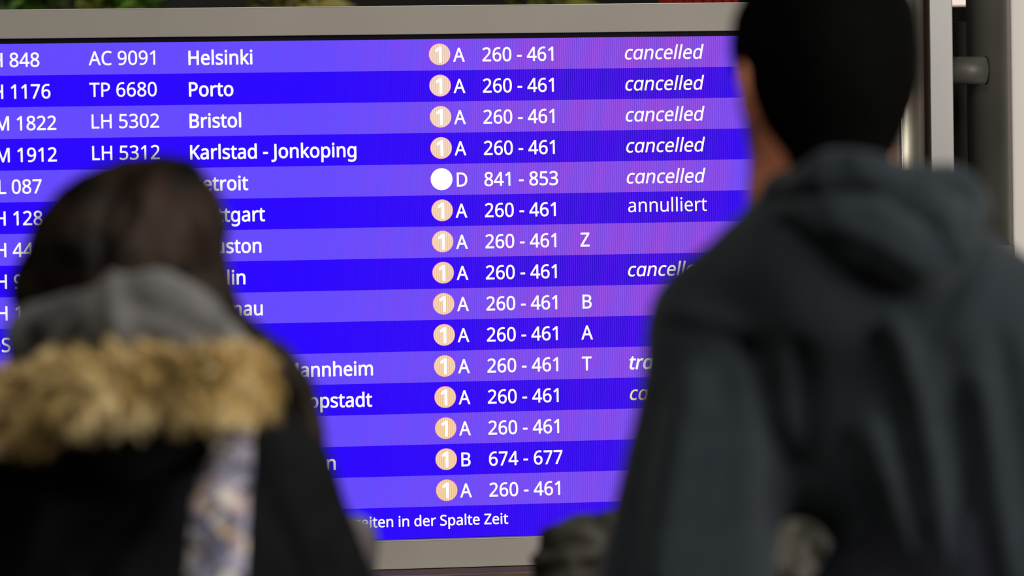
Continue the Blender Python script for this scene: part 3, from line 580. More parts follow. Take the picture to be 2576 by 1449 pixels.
class Person:
    def __init__(s, label, dist, px0, group=None):
        """dist: distance from the lens to the figure's own vertical plane; px0: where its axis stands."""
        s.s = FPX / dist
        fwd = np.array([math.sin(-YAW), math.cos(YAW), 0.0]); right = np.array([math.cos(YAW), math.sin(YAW), 0.0])
        s.fwd, s.right = fwd, right
        o = CAM + fwd * dist
        s.O0 = o.copy(); s.x0 = 0.0
        c = s.L(px0, H / 2); s.x0 = c[0]
        s.O = np.array([o[0] + right[0] * s.x0, o[1] + right[1] * s.x0, 0.0])
        s.root = empty('person', tuple(s.O), YAW); tag(s.root, label, 'person', group)
    def L(s, px, py, dy=0.0):
        d = CMn @ np.array([px - W / 2, -(py - H / 2), -FPX])
        f = (s.fwd @ (s.O0 - CAM) + dy) / (s.fwd @ d); p = CAM + f * d
        return np.array([s.right @ (p - s.O0) - s.x0, dy, p[2]])
    def px(s, P):
        """image position of local points (used to place folds on the back of the clothes)"""
        w = s.O0[None, :2] + s.right[None, :2] * (P[:, :1] + s.x0) + s.fwd[None, :2] * P[:, 1:2]
        w = np.concatenate([w, P[:, 2:3]], 1) - CAM
        c = w @ CMn
        return np.stack([W / 2 - FPX * c[:, 0] / c[:, 2], H / 2 + FPX * c[:, 1] / c[:, 2]], 1)
    def build(s, name, F_, m, folds=(), wobble=(), it=2, flat=0.02, parent=None, label=None):
        P, F = F_.mesh(); P = relax(P, F, it)
        N = normals(P, F)
        if folds or wobble:
            q = s.px(P); d = np.zeros(len(P)); w = np.clip(-N[:, 1] * 2.0 + 0.4, 0, 1)
            for pl, wid, amp in folds: d += amp * np.exp(-(seg_dist(q, pl) / wid) ** 2) * w
            for sc_, amp, seed in wobble: d += amp * wob(P, sc_, seed)
            P = P + N * d[:, None]
            P = relax(P, F, 1, 0.4)
        o = mesh_obj(name, P, F, m, parent or s.root, True)
        if label: o['label'] = label
        return o

def hand(F, wr, dirn, across, palm, s=1.0):
    """wrist point, direction of the fingers, direction across the palm towards the thumb, palm normal (curl side)"""
    wr, d, a, n = [np.array(v, float) for v in (wr, dirn, across, palm)]
    for v in (d, a, n): v /= np.linalg.norm(v)
    kn = wr + d * 0.085 * s
    F.cap(wr, kn, 0.022 * s, 0.026 * s, 0.015)
    F.cap(kn - a * .025 * s, kn + a * .025 * s, 0.013 * s, 0.013 * s, 0.012)
    for j, L in zip((-1.5, -0.5, 0.5, 1.5), (0.062, 0.076, 0.082, 0.074)):
        p0 = kn + a * 0.0195 * j * s; L *= s
        p1 = p0 + (d * 0.85 + n * 0.4) * L * 0.45; p2 = p1 + (d * 0.5 + n * 0.8) * L * 0.33; p3 = p2 + (d * 0.1 + n) * L * 0.25
        F.cap(p0, p1, 0.0095 * s, 0.0088 * s, 0.004); F.cap(p1, p2, 0.0088 * s, 0.008 * s, 0.003); F.cap(p2, p3, 0.008 * s, 0.007 * s, 0.003)
    t0 = wr + d * 0.025 * s + a * 0.018 * s; t1 = t0 + (a * 0.75 + d * 0.6 + n * 0.3) * 0.042 * s; t2 = t1 + (d * 0.9 + n * 0.4 + a * 0.2) * 0.032 * s
    F.cap(t0, t1, 0.013 * s, 0.0105 * s, 0.008); F.cap(t1, t2, 0.0105 * s, 0.0085 * s, 0.004)

def rotz(v, a):
    return np.array([v[0] * math.cos(a) - v[1] * math.sin(a), v[0] * math.sin(a) + v[1] * math.cos(a), v[2]])

def human_body(p, m, hc, hr, yaw, neck, sh_l, sh_r, el_l, el_r, wr_l, wr_r, chest, pelvis, feet, k=1.0, h=0.0075):
    """One continuous skin surface: head with face, neck, trunk, arms, hands, legs and feet."""
    xs = [sh_l[0], sh_r[0], el_l[0], el_r[0], hc[0]]
    lo = (min(xs) - 0.12, -0.18, 0.0); hi = (max(xs) + 0.12, 0.42, hc[2] + hr[2] + 0.03)
    F = Field(lo, hi, h)
    R = lambda x, y, z: np.array(hc) + rotz(np.array([x, y, z]) * k, yaw)
    F.ell(hc, hr)
    F.ell(R(0, 0.028, -0.045), (0.062 * k, 0.072 * k, 0.078 * k), 0.03)          # jaw and cheeks
    F.ell(R(0, 0.078, -0.095), (0.024 * k, 0.02 * k, 0.018 * k), 0.02)           # chin
    F.cap(R(0, 0.094, -0.005), R(0, 0.116, -0.036), 0.008 * k, 0.013 * k, 0.012) # nose
    F.cap(R(-0.018, 0.095, -0.066), R(0.018, 0.095, -0.066), 0.007 * k, 0.007 * k, 0.006)
    F.cap(R(-0.016, 0.094, -0.076), R(0.016, 0.094, -0.076), 0.007 * k, 0.007 * k, 0.005)
    F.cap(R(-0.045, 0.082, 0.018), R(0.045, 0.082, 0.018), 0.012 * k, 0.012 * k, 0.02)
    for sx in (-1, 1):
        F.cut(np.sqrt((F.X - R(sx * .032, .105, 0)[0]) ** 2 + (F.Y - R(sx * .032, .105, 0)[1]) ** 2 + (F.Z - R(sx * .032, .105, 0)[2]) ** 2) - 0.0135 * k, 0.012)
        e = R(sx * 0.081, -0.008, -0.008)                                          # ear: rim, lobe, hollow
        F.ell(e, (0.012 * k, 0.019 * k, 0.033 * k), 0.006)
        F.ell(R(sx * 0.088, -0.014, 0.004), (0.009 * k, 0.019 * k, 0.028 * k), 0.004)
        c = R(sx * 0.096, -0.004, 0.0); F.cut(F.ell_d(c, (0.007 * k, 0.009 * k, 0.015 * k)), 0.004)
    F.cap(R(0, -0.018, -0.07), neck, 0.056 * k, 0.062 * k, 0.03)
    F.cap(sh_l, sh_r, 0.038 * k, 0.038 * k, 0.04); F.cap(neck, chest, 0.055 * k, 0.075 * k, 0.03)
    F.cap(chest + np.array([-.04, 0, 0]), chest + np.array([.04, 0, 0]), 0.085 * k, 0.085 * k, 0.03, 0.7)
    F.cap(chest, pelvis, 0.085 * k, 0.09 * k, 0.03, 0.7)
    for sh, el, wr, sx in ((sh_l, el_l, wr_l, -1), (sh_r, el_r, wr_r, 1)):
        F.cap(sh, el, 0.048 * k, 0.036 * k, 0.03); F.cap(el, wr, 0.036 * k, 0.024 * k, 0.02)
        d = np.array(wr) - np.array(el)
        hand(F, wr, d, (0, 0, 1), (-sx, 0.2, 0), k)
    kz = pelvis[2] * 0.54
    for sx, ft in ((-1, feet[0]), (1, feet[1])):
        hip = pelvis + np.array([sx * 0.085 * k, 0, -0.03]); kn = np.array([(hip[0] + ft[0]) / 2, 0.015, kz]); an = np.array([ft[0], 0.0, 0.085])
        F.cap(hip, kn, 0.083 * k, 0.052 * k, 0.04); F.cap(kn, an, 0.052 * k, 0.036 * k, 0.03)
        F.cap(an + np.array([0, -0.01, -0.04]), an + np.array([0, 0.14 * k, -0.055]), 0.032 * k, 0.026 * k, 0.02)
    o = p.build('body', F, m, it=2)
    T = Field(R(0, 0.09, -0.071) - 0.05, R(0, 0.09, -0.071) + 0.05, 0.0025)
    for dz, rr in ((-0.0665, 0.0062), (-0.0755, 0.0066)):
        T.cap(R(-0.017, 0.0975, dz), R(0, 0.1015, dz), 0.003 * k, rr * k, 0.003); T.cap(R(0, 0.1015, dz), R(0.017, 0.0975, dz), rr * k, 0.003 * k, 0.003)
    p.build('lips', T, MAT['lips'], it=1)
    for sx in (-1, 1):
        T = Field(R(sx * 0.033, 0.088, 0.024) - 0.04, R(sx * 0.033, 0.088, 0.024) + 0.04, 0.0025)
        T.cap(R(sx * 0.016, 0.0985, 0.0245), R(sx * 0.034, 0.0955, 0.0265), 0.0032 * k, 0.0036 * k, 0.003); T.cap(R(sx * 0.034, 0.0965, 0.026), R(sx * 0.052, 0.082, 0.021), 0.0036 * k, 0.0024 * k, 0.003)
        p.build('eyebrow', T, MAT['hair_black'], it=1)
    for sx in (-1, 1):
        c = R(sx * 0.032, 0.0815, 0.0)
        for nm, rr, off, mm in (('eyeball', 0.0125, 0.0, MAT['eye']), ('iris', 0.006, 0.0078, MAT['iris'])):
            bm = bmesh.new(); bmesh.ops.create_uvsphere(bm, u_segments=20, v_segments=12, radius=rr * k)
            f = rotz(np.array([0, off, 0]), yaw); bm.transform(Matrix.Translation(Vector(c + f)))
            bm_obj(nm, bm, mm, p.root, True)
    return F

def trousers_and_shoes(p, m, pelvis, feet, k=1.0, top=0.12):
    kz = pelvis[2] * 0.54
    F = Field((min(feet[0][0], pelvis[0]) - 0.26, -0.2, 0.03), (max(feet[1][0], pelvis[0]) + 0.26, 0.22, pelvis[2] + top + 0.12), 0.012)
    F.cap(pelvis + np.array([-.045, 0, 0.03]), pelvis + np.array([.045, 0, 0.03]), 0.125 * k, 0.125 * k, 0.03, 0.85)
    F.cap(pelvis, pelvis + np.array([0, 0, top]), 0.125 * k, 0.12 * k, 0.03, 0.85)
    for sx, ft in ((-1, feet[0]), (1, feet[1])):
        hip = pelvis + np.array([sx * 0.085 * k, 0, -0.03]); kn = np.array([(hip[0] + ft[0]) / 2, 0.015, kz]); an = np.array([ft[0], 0.0, 0.10])
        F.cap(hip, kn, 0.098 * k, 0.072 * k, 0.03); F.cap(kn, an, 0.072 * k, 0.062 * k, 0.03)
    p.build('trousers', F, m, wobble=((38, 0.004, 3),))
    for sx, ft in ((-1, feet[0]), (1, feet[1])):
        G = Field((ft[0] - 0.09, -0.12, -0.01), (ft[0] + 0.09, 0.28, 0.14), 0.007)
        G.cap((ft[0], -0.03, 0.06), (ft[0], 0.02, 0.085), 0.044 * k, 0.05 * k, 0.02)
        G.cap((ft[0], 0.0, 0.045), (ft[0], 0.165 * k, 0.034), 0.043 * k, 0.038 * k, 0.02)
        G.cut(G.Z - 0.002, 0.004)
        p.build('shoe', G, MAT['shoes'])

# ---------------------------------------------------------------- the man in the hooded sweatshirt
def soft_folds(lst): return [(pl, w, a) for pl, w, a in lst]

man = Person('man with thick black hair in a dark slate hooded sweatshirt, right of the board', 3.79, 2250)
S = man.s; L = man.L; r_ = lambda px: px / S
hc = L(2072, 215, 0.0); hc = hc + np.array([0, 0, 0.0])
neck = L(2045, 520, 0.01)
shl, shr = L(1868, 860, 0.02), L(2460, 850, 0.02)
ell_, elr = L(1715, 1500, -0.02), L(2690, 1500, -0.02)
wrl, wrr = L(2080, 1640, 0.20), L(2560, 1660, 0.20)
chest, pelvis = L(2250, 1010, 0.02), L(2400, 1730, 0.02)
fz = pelvis[0] + 0.0
feet = [np.array([fz - 0.13, 0.02, 0]), np.array([fz + 0.11, 0.0, 0])]
human_body(man, MAT['skin'], hc, (0.078, 0.094, 0.118), 0.30, neck, shl, shr, ell_, elr, wrl, wrr, chest, pelvis, feet)
trousers_and_shoes(man, MAT['trousers'], pelvis, feet)
# hair: a thick mop down to the nape
F = Field((L(1800, 0)[0], -0.17, L(0, 500)[2]), (L(2340, 0)[0], 0.15, L(0, -170)[2]), 0.0055)
F.ell(hc + np.array([0.002, -0.004, 0.025]), (0.083, 0.112, 0.122), 0.02)
F.cap(L(2070, 95, 0.0), L(2070, 120, 0.0), r_(192), r_(192), 0.03, 1.0)
F.cap(L(2145, 80, 0.0), L(2110, 180, 0.0), r_(142), r_(146), 0.04)
F.cap(L(1995, 110, -0.01), L(1998, 130, -0.01), r_(130), r_(118), 0.04)
F.cap(L(2105, 220, -0.035), L(2115, 400, -0.055), r_(160), r_(112), 0.04, 0.8)
F.cap(L(2125, 200, -0.02), L(2110, 320, -0.02), r_(130), r_(104), 0.04, 0.8)
F.cut(F.cap_d(L(2050, 330, 0.17), L(2050, 520, 0.17), 0.115, 0.13), 0.02)     # leaves the face free
F.cut(F.cap_d(L(1838, 330, -0.03), L(1905, 500, -0.03), r_(66), r_(80), 1.6), 0.015)   # round the left ear and the side of the neck
F.cut(F.cap_d(L(2322, 330, 0.0), L(2290, 500, 0.0), r_(50), r_(60), 1.6), 0.012)
man.build('hair', F, MAT['hair_black'], wobble=((55, 0.0022, 5), (140, 0.0009, 6)), it=1)
# sweatshirt body and sleeves
F = Field((L(1420, 0)[0], -0.20, pelvis[2] - 0.02), (L(2860, 0)[0], 0.36, L(0, 560)[2]), 0.0075)
F.cap(L(2170, 1000, 0.02), L(2330, 1000, 0.02), r_(285), r_(285), 0.04, 0.72)
F.cap(L(2260, 1050, 0.02), L(2455, 1440, 0.02), r_(300), r_(268), 0.05, 0.75)
F.cap(L(2455, 1440, 0.02), L(2430, 1720, 0.02), r_(268), r_(310), 0.06, 0.75)
F.cap(L(2090, 690, 0.0), L(2220, 700, 0.0), r_(160), r_(160), 0.09, 0.8)
F.cap(L(2050, 610, -0.03), L(2150, 620, -0.03), r_(150), r_(150), 0.07, 0.9)
F.cap(L(2090, 640, 0.0), L(1838, 806, 0.01), r_(118), r_(164), 0.07, 0.85)
F.cap(L(2070, 730, -0.035), L(2330, 770, -0.03), r_(150), r_(150), 0.09, 0.95)
F.cap(L(1905, 722, 0.0), L(1803, 778, 0.0), r_(108), r_(108), 0.05, 0.85)
F.cap(L(1985, 1110, 0.0), L(2015, 1235, 0.0), r_(70), r_(52), 0.04, 0.8)
F.cap(L(2250, 690, 0.0), L(2480, 840, 0.01), r_(150), r_(180), 0.08, 0.85)
F.cap(L(1815, 890, 0.01), L(1724, 1480, -0.02), r_(190), r_(212), 0.035, 0.85)
F.cap(L(2480, 850, 0.01), L(2650, 1480, -0.02), r_(195), r_(175), 0.035, 0.85)
F.cap(L(1722, 1490, -0.02), L(2080, 1640, 0.18), r_(185), r_(120), 0.03, 0.9)
F.cap(L(2650, 1480, -0.02), L(2560, 1650, 0.18), r_(175), r_(120), 0.03, 0.9)
F.cap(L(2250, 1640, 0.13), L(2480, 1640, 0.13), r_(120), r_(120), 0.04, 0.6)  # front pouch
folds = [
    ([(1668, 815), (1760, 830), (1850, 850), (1885, 905)], 16, -0.0048),       # dropped shoulder seam
    ([(1690, 790), (1780, 800), (1870, 825)], 26, 0.0054),
    ([(1890, 880), (1925, 1000), (1965, 1130), (1985, 1180)], 24, -0.0095),
    ([(1900, 1000), (1945, 1200), (1925, 1330)], 22, -0.0056),
    ([(1640, 1020), (1600, 1250), (1575, 1449)], 34, -0.0071),
    ([(1745, 960), (1700, 1200), (1660, 1449)], 40, 0.0139),
    ([(1830, 980), (1830, 1200), (1800, 1449)], 38, -0.0031),
    ([(2010, 880), (2030, 1050), (2045, 1180)], 30, -0.0071),
    ([(1985, 930), (1990, 1050), (2010, 1130)], 22, 0.0062),
    ([(2255, 820), (2310, 1000), (2345, 1200), (2395, 1449)], 24, 0.0202),
    ([(2210, 860), (2262, 1030), (2290, 1200), (2345, 1449)], 30, -0.0079),
    ([(2390, 900), (2420, 1100), (2470, 1449)], 38, -0.0079),
    ([(2195, 1090), (2250, 1230), (2330, 1449)], 26, 0.0170),
    ([(2120, 1120), (2170, 1270), (2240, 1449)], 34, -0.0079),
    ([(2465, 960), (2500, 1200), (2545, 1449)], 24, 0.0155),
    ([(2520, 860), (2560, 1060), (2600, 1300)], 24, -0.0087),
    ([(2410, 690), (2395, 760), (2340, 850)], 22, -0.0063),
    ([(1920, 650), (1840, 700), (1760, 770)], 60, 0.0047),
    ([(2000, 1130), (2015, 1290)], 40, -0.010),
]
man.build('sweatshirt', F, MAT['hoodie'], folds, ((16, 0.0035, 11), (60, 0.0012, 12)), it=3)
# hood bunched behind the neck, slipping to the right
F = Field((L(1800, 0)[0], -0.24, L(0, 820)[2]), (L(2560, 0)[0], 0.20, L(0, 330)[2]), 0.006)
def chain(F, pts, k=0.012, sy=1.0):
    for (a, ra), (b, rb) in zip(pts[:-1], pts[1:]): F.cap(a, b, ra, rb, k, sy)
chain(F, [(L(1915, 531, 0.04), r_(38)), (L(1975, 488, -0.05), r_(48)), (L(2070, 458, -0.10), r_(58)), (L(2190, 456, -0.115), r_(58)),
          (L(2300, 488, -0.09), r_(66)), (L(2380, 500, -0.05), r_(78)), (L(2410, 523, 0.0), r_(72)), (L(2395, 508, 0.05), r_(58))], 0.02)
chain(F, [(L(1925, 548, -0.03), r_(42)), (L(2020, 512, -0.085), r_(48)), (L(2120, 545, -0.105), r_(70)), (L(2240, 590, -0.112), r_(88)),
          (L(2330, 608, -0.105), r_(96)), (L(2376, 575, -0.085), r_(84))], 0.018)
chain(F, [(L(2080, 540, -0.095), r_(48)), (L(2180, 612, -0.105), r_(58)), (L(2280, 655, -0.11), r_(56)), (L(2372, 662, -0.105), r_(44))], 0.02)
chain(F, [(L(1900, 568, 0.0), r_(46)), (L(1880, 608, 0.08), r_(44)), (L(1960, 668, 0.12), r_(40))], 0.02)
chain(F, [(L(2100, 568, -0.02), r_(120)), (L(2230, 598, -0.02), r_(130))], 0.03)
chain(F, [(L(1960, 668, 0.12), r_(38)), (L(2080, 760, 0.155), r_(30))], 0.02)
chain(F, [(L(2395, 508, 0.05), r_(56)), (L(2340, 620, 0.12), r_(44)), (L(2200, 740, 0.16), r_(30))], 0.02)
hood_folds = [
    ([(1925, 500), (2020, 492), (2110, 482), (2220, 488), (2310, 520), (2370, 575), (2398, 660)], 15, -0.0116),
    ([(2030, 470), (2040, 520)], 14, -0.0058),
    ([(2180, 405), (2260, 425), (2340, 440), (2420, 480)], 13, -0.0104),
    ([(2060, 400), (2150, 395), (2230, 415), (2330, 455)], 15, 0.0078),
    ([(2440, 500), (2425, 560), (2405, 610)], 14, -0.0070),
    ([(2100, 560), (2220, 610), (2330, 680)], 20, 0.0062),
    ([(2270, 520), (2330, 570), (2350, 620)], 22, -0.0082),
]
man.build('hood', F, MAT['hoodie'], hood_folds, ((22, 0.003, 21), (70, 0.001, 22)), it=2)

# ---------------------------------------------------------------- the woman in the fur-trimmed coat
woman = Person('dark-haired woman in a black coat with a tan fur-trimmed hood, left foreground', 3.9, 330)
S = woman.s; L = woman.L; k_ = 0.93
hc = L(325, 690, 0.02); neck = L(315, 900, 0.0)
shl, shr = L(-20, 1200, 0.0), L(630, 1215, 0.0)
ellw, elrw = L(-170, 1720, 0.0), L(850, 1720, 0.0)
wrl, wrr = L(30, 1900, 0.20), L(640, 1900, 0.20)
chest, pelvis = L(330, 1300, 0.02), L(345, 2150, 0.02)
feet = [np.array([pelvis[0] - 0.10, 0.0, 0]), np.array([pelvis[0] + 0.10, 0.02, 0])]
human_body(woman, MAT['skin_pale'], hc, (0.074, 0.088, 0.108), -0.15, neck, shl, shr, ellw, elrw, wrl, wrr, chest, pelvis, feet, k_)
trousers_and_shoes(woman, MAT['trousers'], pelvis, feet, k_, 0.05)
F = Field((L(-60, 0)[0], -0.16, L(0, 1250)[2]), (L(860, 0)[0], 0.17, L(0, 360)[2]), 0.006)
F.ell(hc + np.array([0, -0.004, 0.01]), (0.083, 0.10, 0.109), 0.02)
F.cap(L(372, 548, 0.0), L(385, 600, 0.0), r_(140), r_(150), 0.02)
F.cap(L(282, 590, 0.0), L(255, 640, 0.0), r_(135), r_(170), 0.02)
F.cap(L(385, 600, -0.01), L(440, 735, 0.0), r_(150), r_(108), 0.03, 0.85)
F.cap(L(250, 640, -0.01), L(134, 742, 0.0), r_(160), r_(108), 0.03, 0.85)
F.cap(L(300, 640, -0.02), L(300, 760, -0.01), r_(170), r_(160), 0.04, 0.7)
F.cap(L(456, 463, 0.0), L(496, 560, 0.0), r_(55), r_(64), 0.04)
# long lock swept over the right shoulder
chain(F, [(L(490, 690, 0.0), r_(76)), (L(540, 830, -0.01), r_(72)), (L(625, 895, -0.01), r_(60)), (L(694, 937, -0.005), r_(46)), (L(745, 990, 0.0), r_(30)), (L(764, 1045, 0.0), r_(25)), (L(764, 1110, 0.0), r_(28)), (L(700, 1170, 0.0), r_(40))], 0.03, 0.8)
F.cut(F.cap_d(L(310, 680, 0.15), L(310, 860, 0.15), 0.10, 0.11), 0.02)
hair_f = [([(210, 470), (170, 560), (130, 700)], 22, 0.004), ([(300, 440), (250, 560), (250, 700)], 18, -0.006), ([(330, 520), (300, 580), (260, 620)], 22, -0.006),
          ([(390, 440), (350, 540), (300, 640)], 24, 0.006), ([(420, 430), (470, 540), (500, 700)], 20, -0.004), ([(460, 440), (520, 560), (540, 720)], 18, 0.003)]
woman.build('hair', F, MAT['hair_brown'], hair_f, ((26, 0.006, 31), (80, 0.002, 32)), it=1)
# grey fleece hood / collar round the neck
F = Field((L(-80, 0)[0], -0.22, L(0, 1080)[2]), (L(800, 0)[0], 0.22, L(0, 640)[2]), 0.006)
chain(F, [(L(85, 900, 0.03), r_(58)), (L(98, 845, -0.04), r_(74)), (L(190, 830, -0.10), r_(88)), (L(290, 805, -0.135), r_(94)), (L(395, 785, -0.14), r_(92)),
          (L(470, 820, -0.125), r_(86)), (L(540, 868, -0.08), r_(62)), (L(595, 915, -0.02), r_(52)), (L(570, 920, 0.06), r_(50))], 0.02)
chain(F, [(L(570, 920, 0.06), r_(50)), (L(450, 965, 0.125), r_(45)), (L(310, 985, 0.14), r_(45)), (L(170, 965, 0.11), r_(48)), (L(85, 905, 0.03), r_(56))], 0.02)
chain(F, [(L(140, 900, -0.06), r_(80)), (L(300, 910, -0.11), r_(90)), (L(480, 910, -0.10), r_(90)), (L(580, 935, -0.04), r_(60))], 0.02)
woman.build('fleece_collar', F, MAT['grey_scarf'], [([(285, 700), (282, 760), (300, 850)], 22, 0.010), ([(240, 720), (225, 800), (170, 870)], 18, -0.007),
            ([(330, 760), (420, 790), (530, 850)], 22, -0.007), ([(330, 710), (400, 700), (470, 730)], 20, 0.005), ([(120, 760), (60, 830), (40, 900)], 16, 0.005),
            ([(150, 790), (100, 850), (90, 900)], 24, -0.008)], ((24, 0.004, 41),), it=2, label='grey fleece hood collar')
# coat
F = Field((L(-420, 0)[0], -0.22, 0.52), (L(1080, 0)[0], 0.32, L(0, 930)[2]), 0.0085)
F.cap(L(230, 1250, 0.0), L(400, 1250, 0.0), r_(330), r_(330), 0.05, 0.62)
F.cap(L(330, 1300, 0.0), L(340, 2150, 0.02), r_(400), r_(470), 0.06, 0.58)
F.cap(L(330, 1020, -0.01), L(330, 1150, 0.0), r_(190), r_(260), 0.08, 0.75)
F.cap(L(300, 1080, 0.0), L(-60, 1180, 0.0), r_(120), r_(160), 0.08, 0.8)
F.cap(L(380, 1070, 0.0), L(640, 1188, 0.0), r_(120), r_(126), 0.07, 0.8)
F.cap(L(692, 1200, 0.0), L(880, 1720, 0.0), r_(134), r_(178), 0.03, 0.85)
F.cap(L(-50, 1190, 0.0), L(-170, 1720, 0.0), r_(160), r_(175), 0.03, 0.85)
F.cap(L(880, 1720, 0.0), L(640, 1900, 0.18), r_(170), r_(120), 0.03, 0.9)
F.cap(L(-170, 1720, 0.0), L(30, 1900, 0.18), r_(170), r_(120), 0.03, 0.9)
woman.build('coat', F, MAT['coat'], [([(430, 1180), (330, 1300), (220, 1449)], 34, -0.009), ([(640, 1200), (700, 1320), (760, 1449)], 34, -0.008),
            ([(120, 1200), (100, 1330), (70, 1449)], 50, 0.007), ([(840, 1260), (800, 1380), (830, 1449)], 26, -0.006)], ((14, 0.006, 51), (50, 0.0018, 52)), it=3)
# hood of the coat hanging down the back: black cloth under the fur edge
F = Field((L(-300, 0)[0], -0.26, L(0, 1270)[2]), (L(840, 0)[0], 0.16, L(0, 880)[2]), 0.007)
chain(F, [(L(-40, 1040, -0.02), r_(90)), (L(130, 1050, -0.09), r_(110)), (L(320, 1040, -0.115), r_(120)), (L(500, 1020, -0.10), r_(105)), (L(600, 1005, -0.05), r_(72)), (L(630, 1020, 0.02), r_(50))], 0.02)
chain(F, [(L(60, 1100, -0.08), r_(90)), (L(300, 1110, -0.10), r_(105)), (L(500, 1090, -0.08), r_(90))], 0.03)
woman.build('coat_hood', F, MAT['coat_strap'], (), ((24, 0.004, 55),), it=2)

# fur edge: thousands of hairs gathered in clumps
def fur(p, path, parent):
    rng = np.random.default_rng(8); V, F_, C = [], [], []
    P_ = [np.array(q) for q, _, _ in path]; T_ = [t for _, t, _ in path]; B_ = [b for _, _, b in path]
    n = len(path) - 1; s = S
    NCL = 1150
    for c in range(NCL):
        u = rng.uniform(0, n - 1e-6); i = int(u); f = u - i
        base = P_[i] * (1 - f) + P_[i + 1] * f; half = (T_[i] * (1 - f) + T_[i + 1] * f) / s; back = B_[i] * (1 - f) + B_[i + 1] * f
        v = rng.uniform(-1, 1)
        root = base + np.array([0, back * math.sqrt(max(0, 1 - v * v)) * -1 + 0.012, v * half * 0.78])
        out = np.array([rng.normal() * 0.35, -0.55, v * 0.95 + (-0.35 if v < 0.2 else 0.05) + rng.normal() * 0.3]); out /= np.linalg.norm(out)
        ln = 0.025 * rng.uniform(0.6, 1.45)
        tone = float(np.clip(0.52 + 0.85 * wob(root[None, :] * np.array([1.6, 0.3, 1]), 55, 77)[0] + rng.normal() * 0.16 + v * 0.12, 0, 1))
        tip = root + out * ln + np.array([0, 0, -0.006])
        for h_ in range(13):
            a = root + rng.normal(size=3) * 0.0035; b = a + out * ln * 0.55 + rng.normal(size=3) * 0.0022; e = tip + rng.normal(size=3) * 0.0032
            w = np.cross(out, rng.normal(size=3)); w = w / np.linalg.norm(w) * 0.00075
            k = len(V); V += [a - w, a + w, b - w * .8, b + w * .8, e]
            F_ += [(k, k + 1, k + 3, k + 2), (k + 2, k + 3, k + 4)]
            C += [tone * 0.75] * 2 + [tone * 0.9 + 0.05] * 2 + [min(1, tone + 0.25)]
    m, nt, pb = newmat('tan_fur')
    at_ = nt.nodes.new('ShaderNodeAttribute'); at_.attribute_name = 'tone'
    r = nt.nodes.new('ShaderNodeValToRGB'); cr = r.color_ramp; cr.elements.new(0.45)
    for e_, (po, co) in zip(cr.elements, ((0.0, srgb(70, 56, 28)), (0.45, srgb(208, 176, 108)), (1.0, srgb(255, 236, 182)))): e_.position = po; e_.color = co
    nt.links.new(at_.outputs['Fac'], r.inputs[0]); nt.links.new(r.outputs[0], pb.inputs['Base Color'])
    pb.inputs['Roughness'].default_value = 0.8; pb.inputs['Specular IOR Level'].default_value = 0.2
    o = mesh_obj('fur_trim', V, F_, m, parent)
    a = o.data.attributes.new('tone', 'FLOAT', 'POINT'); a.data.foreach_set('value', C)
    o['kind'] = 'stuff'; o['label'] = 'tan and brown fur trim'
    return o
FP = [(L(-150, 1030, -0.08), 72, 0.04), (L(-20, 1020, -0.12), 76, 0.04), (L(110, 995, -0.15), 82, 0.045), (L(250, 968, -0.175), 72, 0.045), (L(420, 955, -0.18), 72, 0.045),
      (L(560, 962, -0.165), 68, 0.045), (L(640, 952, -0.13), 50, 0.04), (L(675, 962, -0.08), 26, 0.03)]
F = Field((L(-330, 0)[0], -0.26, L(0, 1180)[2]), (L(820, 0)[0], 0.05, L(0, 820)[2]), 0.007)
chain(F, [(q + np.array([0, 0.03, 0]), t * 0.62 / S) for q, t, _ in FP], 0.02)
band = woman.build('fur_band', F, noise_mat('fur_base', srgb(70, 52, 30), srgb(110, 84, 50), 40, 0.9, spec=0.1), (), ((60, 0.003, 61),), it=1)
fur(woman, FP, band)
# patterned scarf hanging down the back
def ribbon(name, p, pts, thick, m, parent=None, label=None):
    V, F_ = [], []; n = len(pts); K = 9
    for i, (c, hw) in enumerate(pts):
        for side in (1, -1):
            for j in range(K):
                f = j / (K - 1) * 2 - 1
                y = c[1] - 0.008 * (1 - f * f) * (1.0) + 0.004 * math.sin(i * 1.3 + j) - side * thick / 2
                V.append((c[0] + f * hw, y, c[2]))
    for i in range(n - 1):
        for j in range(K - 1):
            a = i * 2 * K + j; b = (i + 1) * 2 * K + j
            F_ += [(a, a + 1, b + 1, b), (a + K, b + K, b + K + 1, a + K + 1)]
        a = i * 2 * K; b = (i + 1) * 2 * K
        F_ += [(a, b, b + K, a + K), (a + K - 1, a + 2 * K - 1, b + 2 * K - 1, b + K - 1)]
    a = (n - 1) * 2 * K
    for j in range(K - 1): F_ += [(j, j + K, j + K + 1, j + 1), (a + j, a + j + 1, a + j + K + 1, a + j + K)]
    o = mesh_obj(name, V, F_, m, parent or p.root, True)
    if label: o['label'] = label
    return o
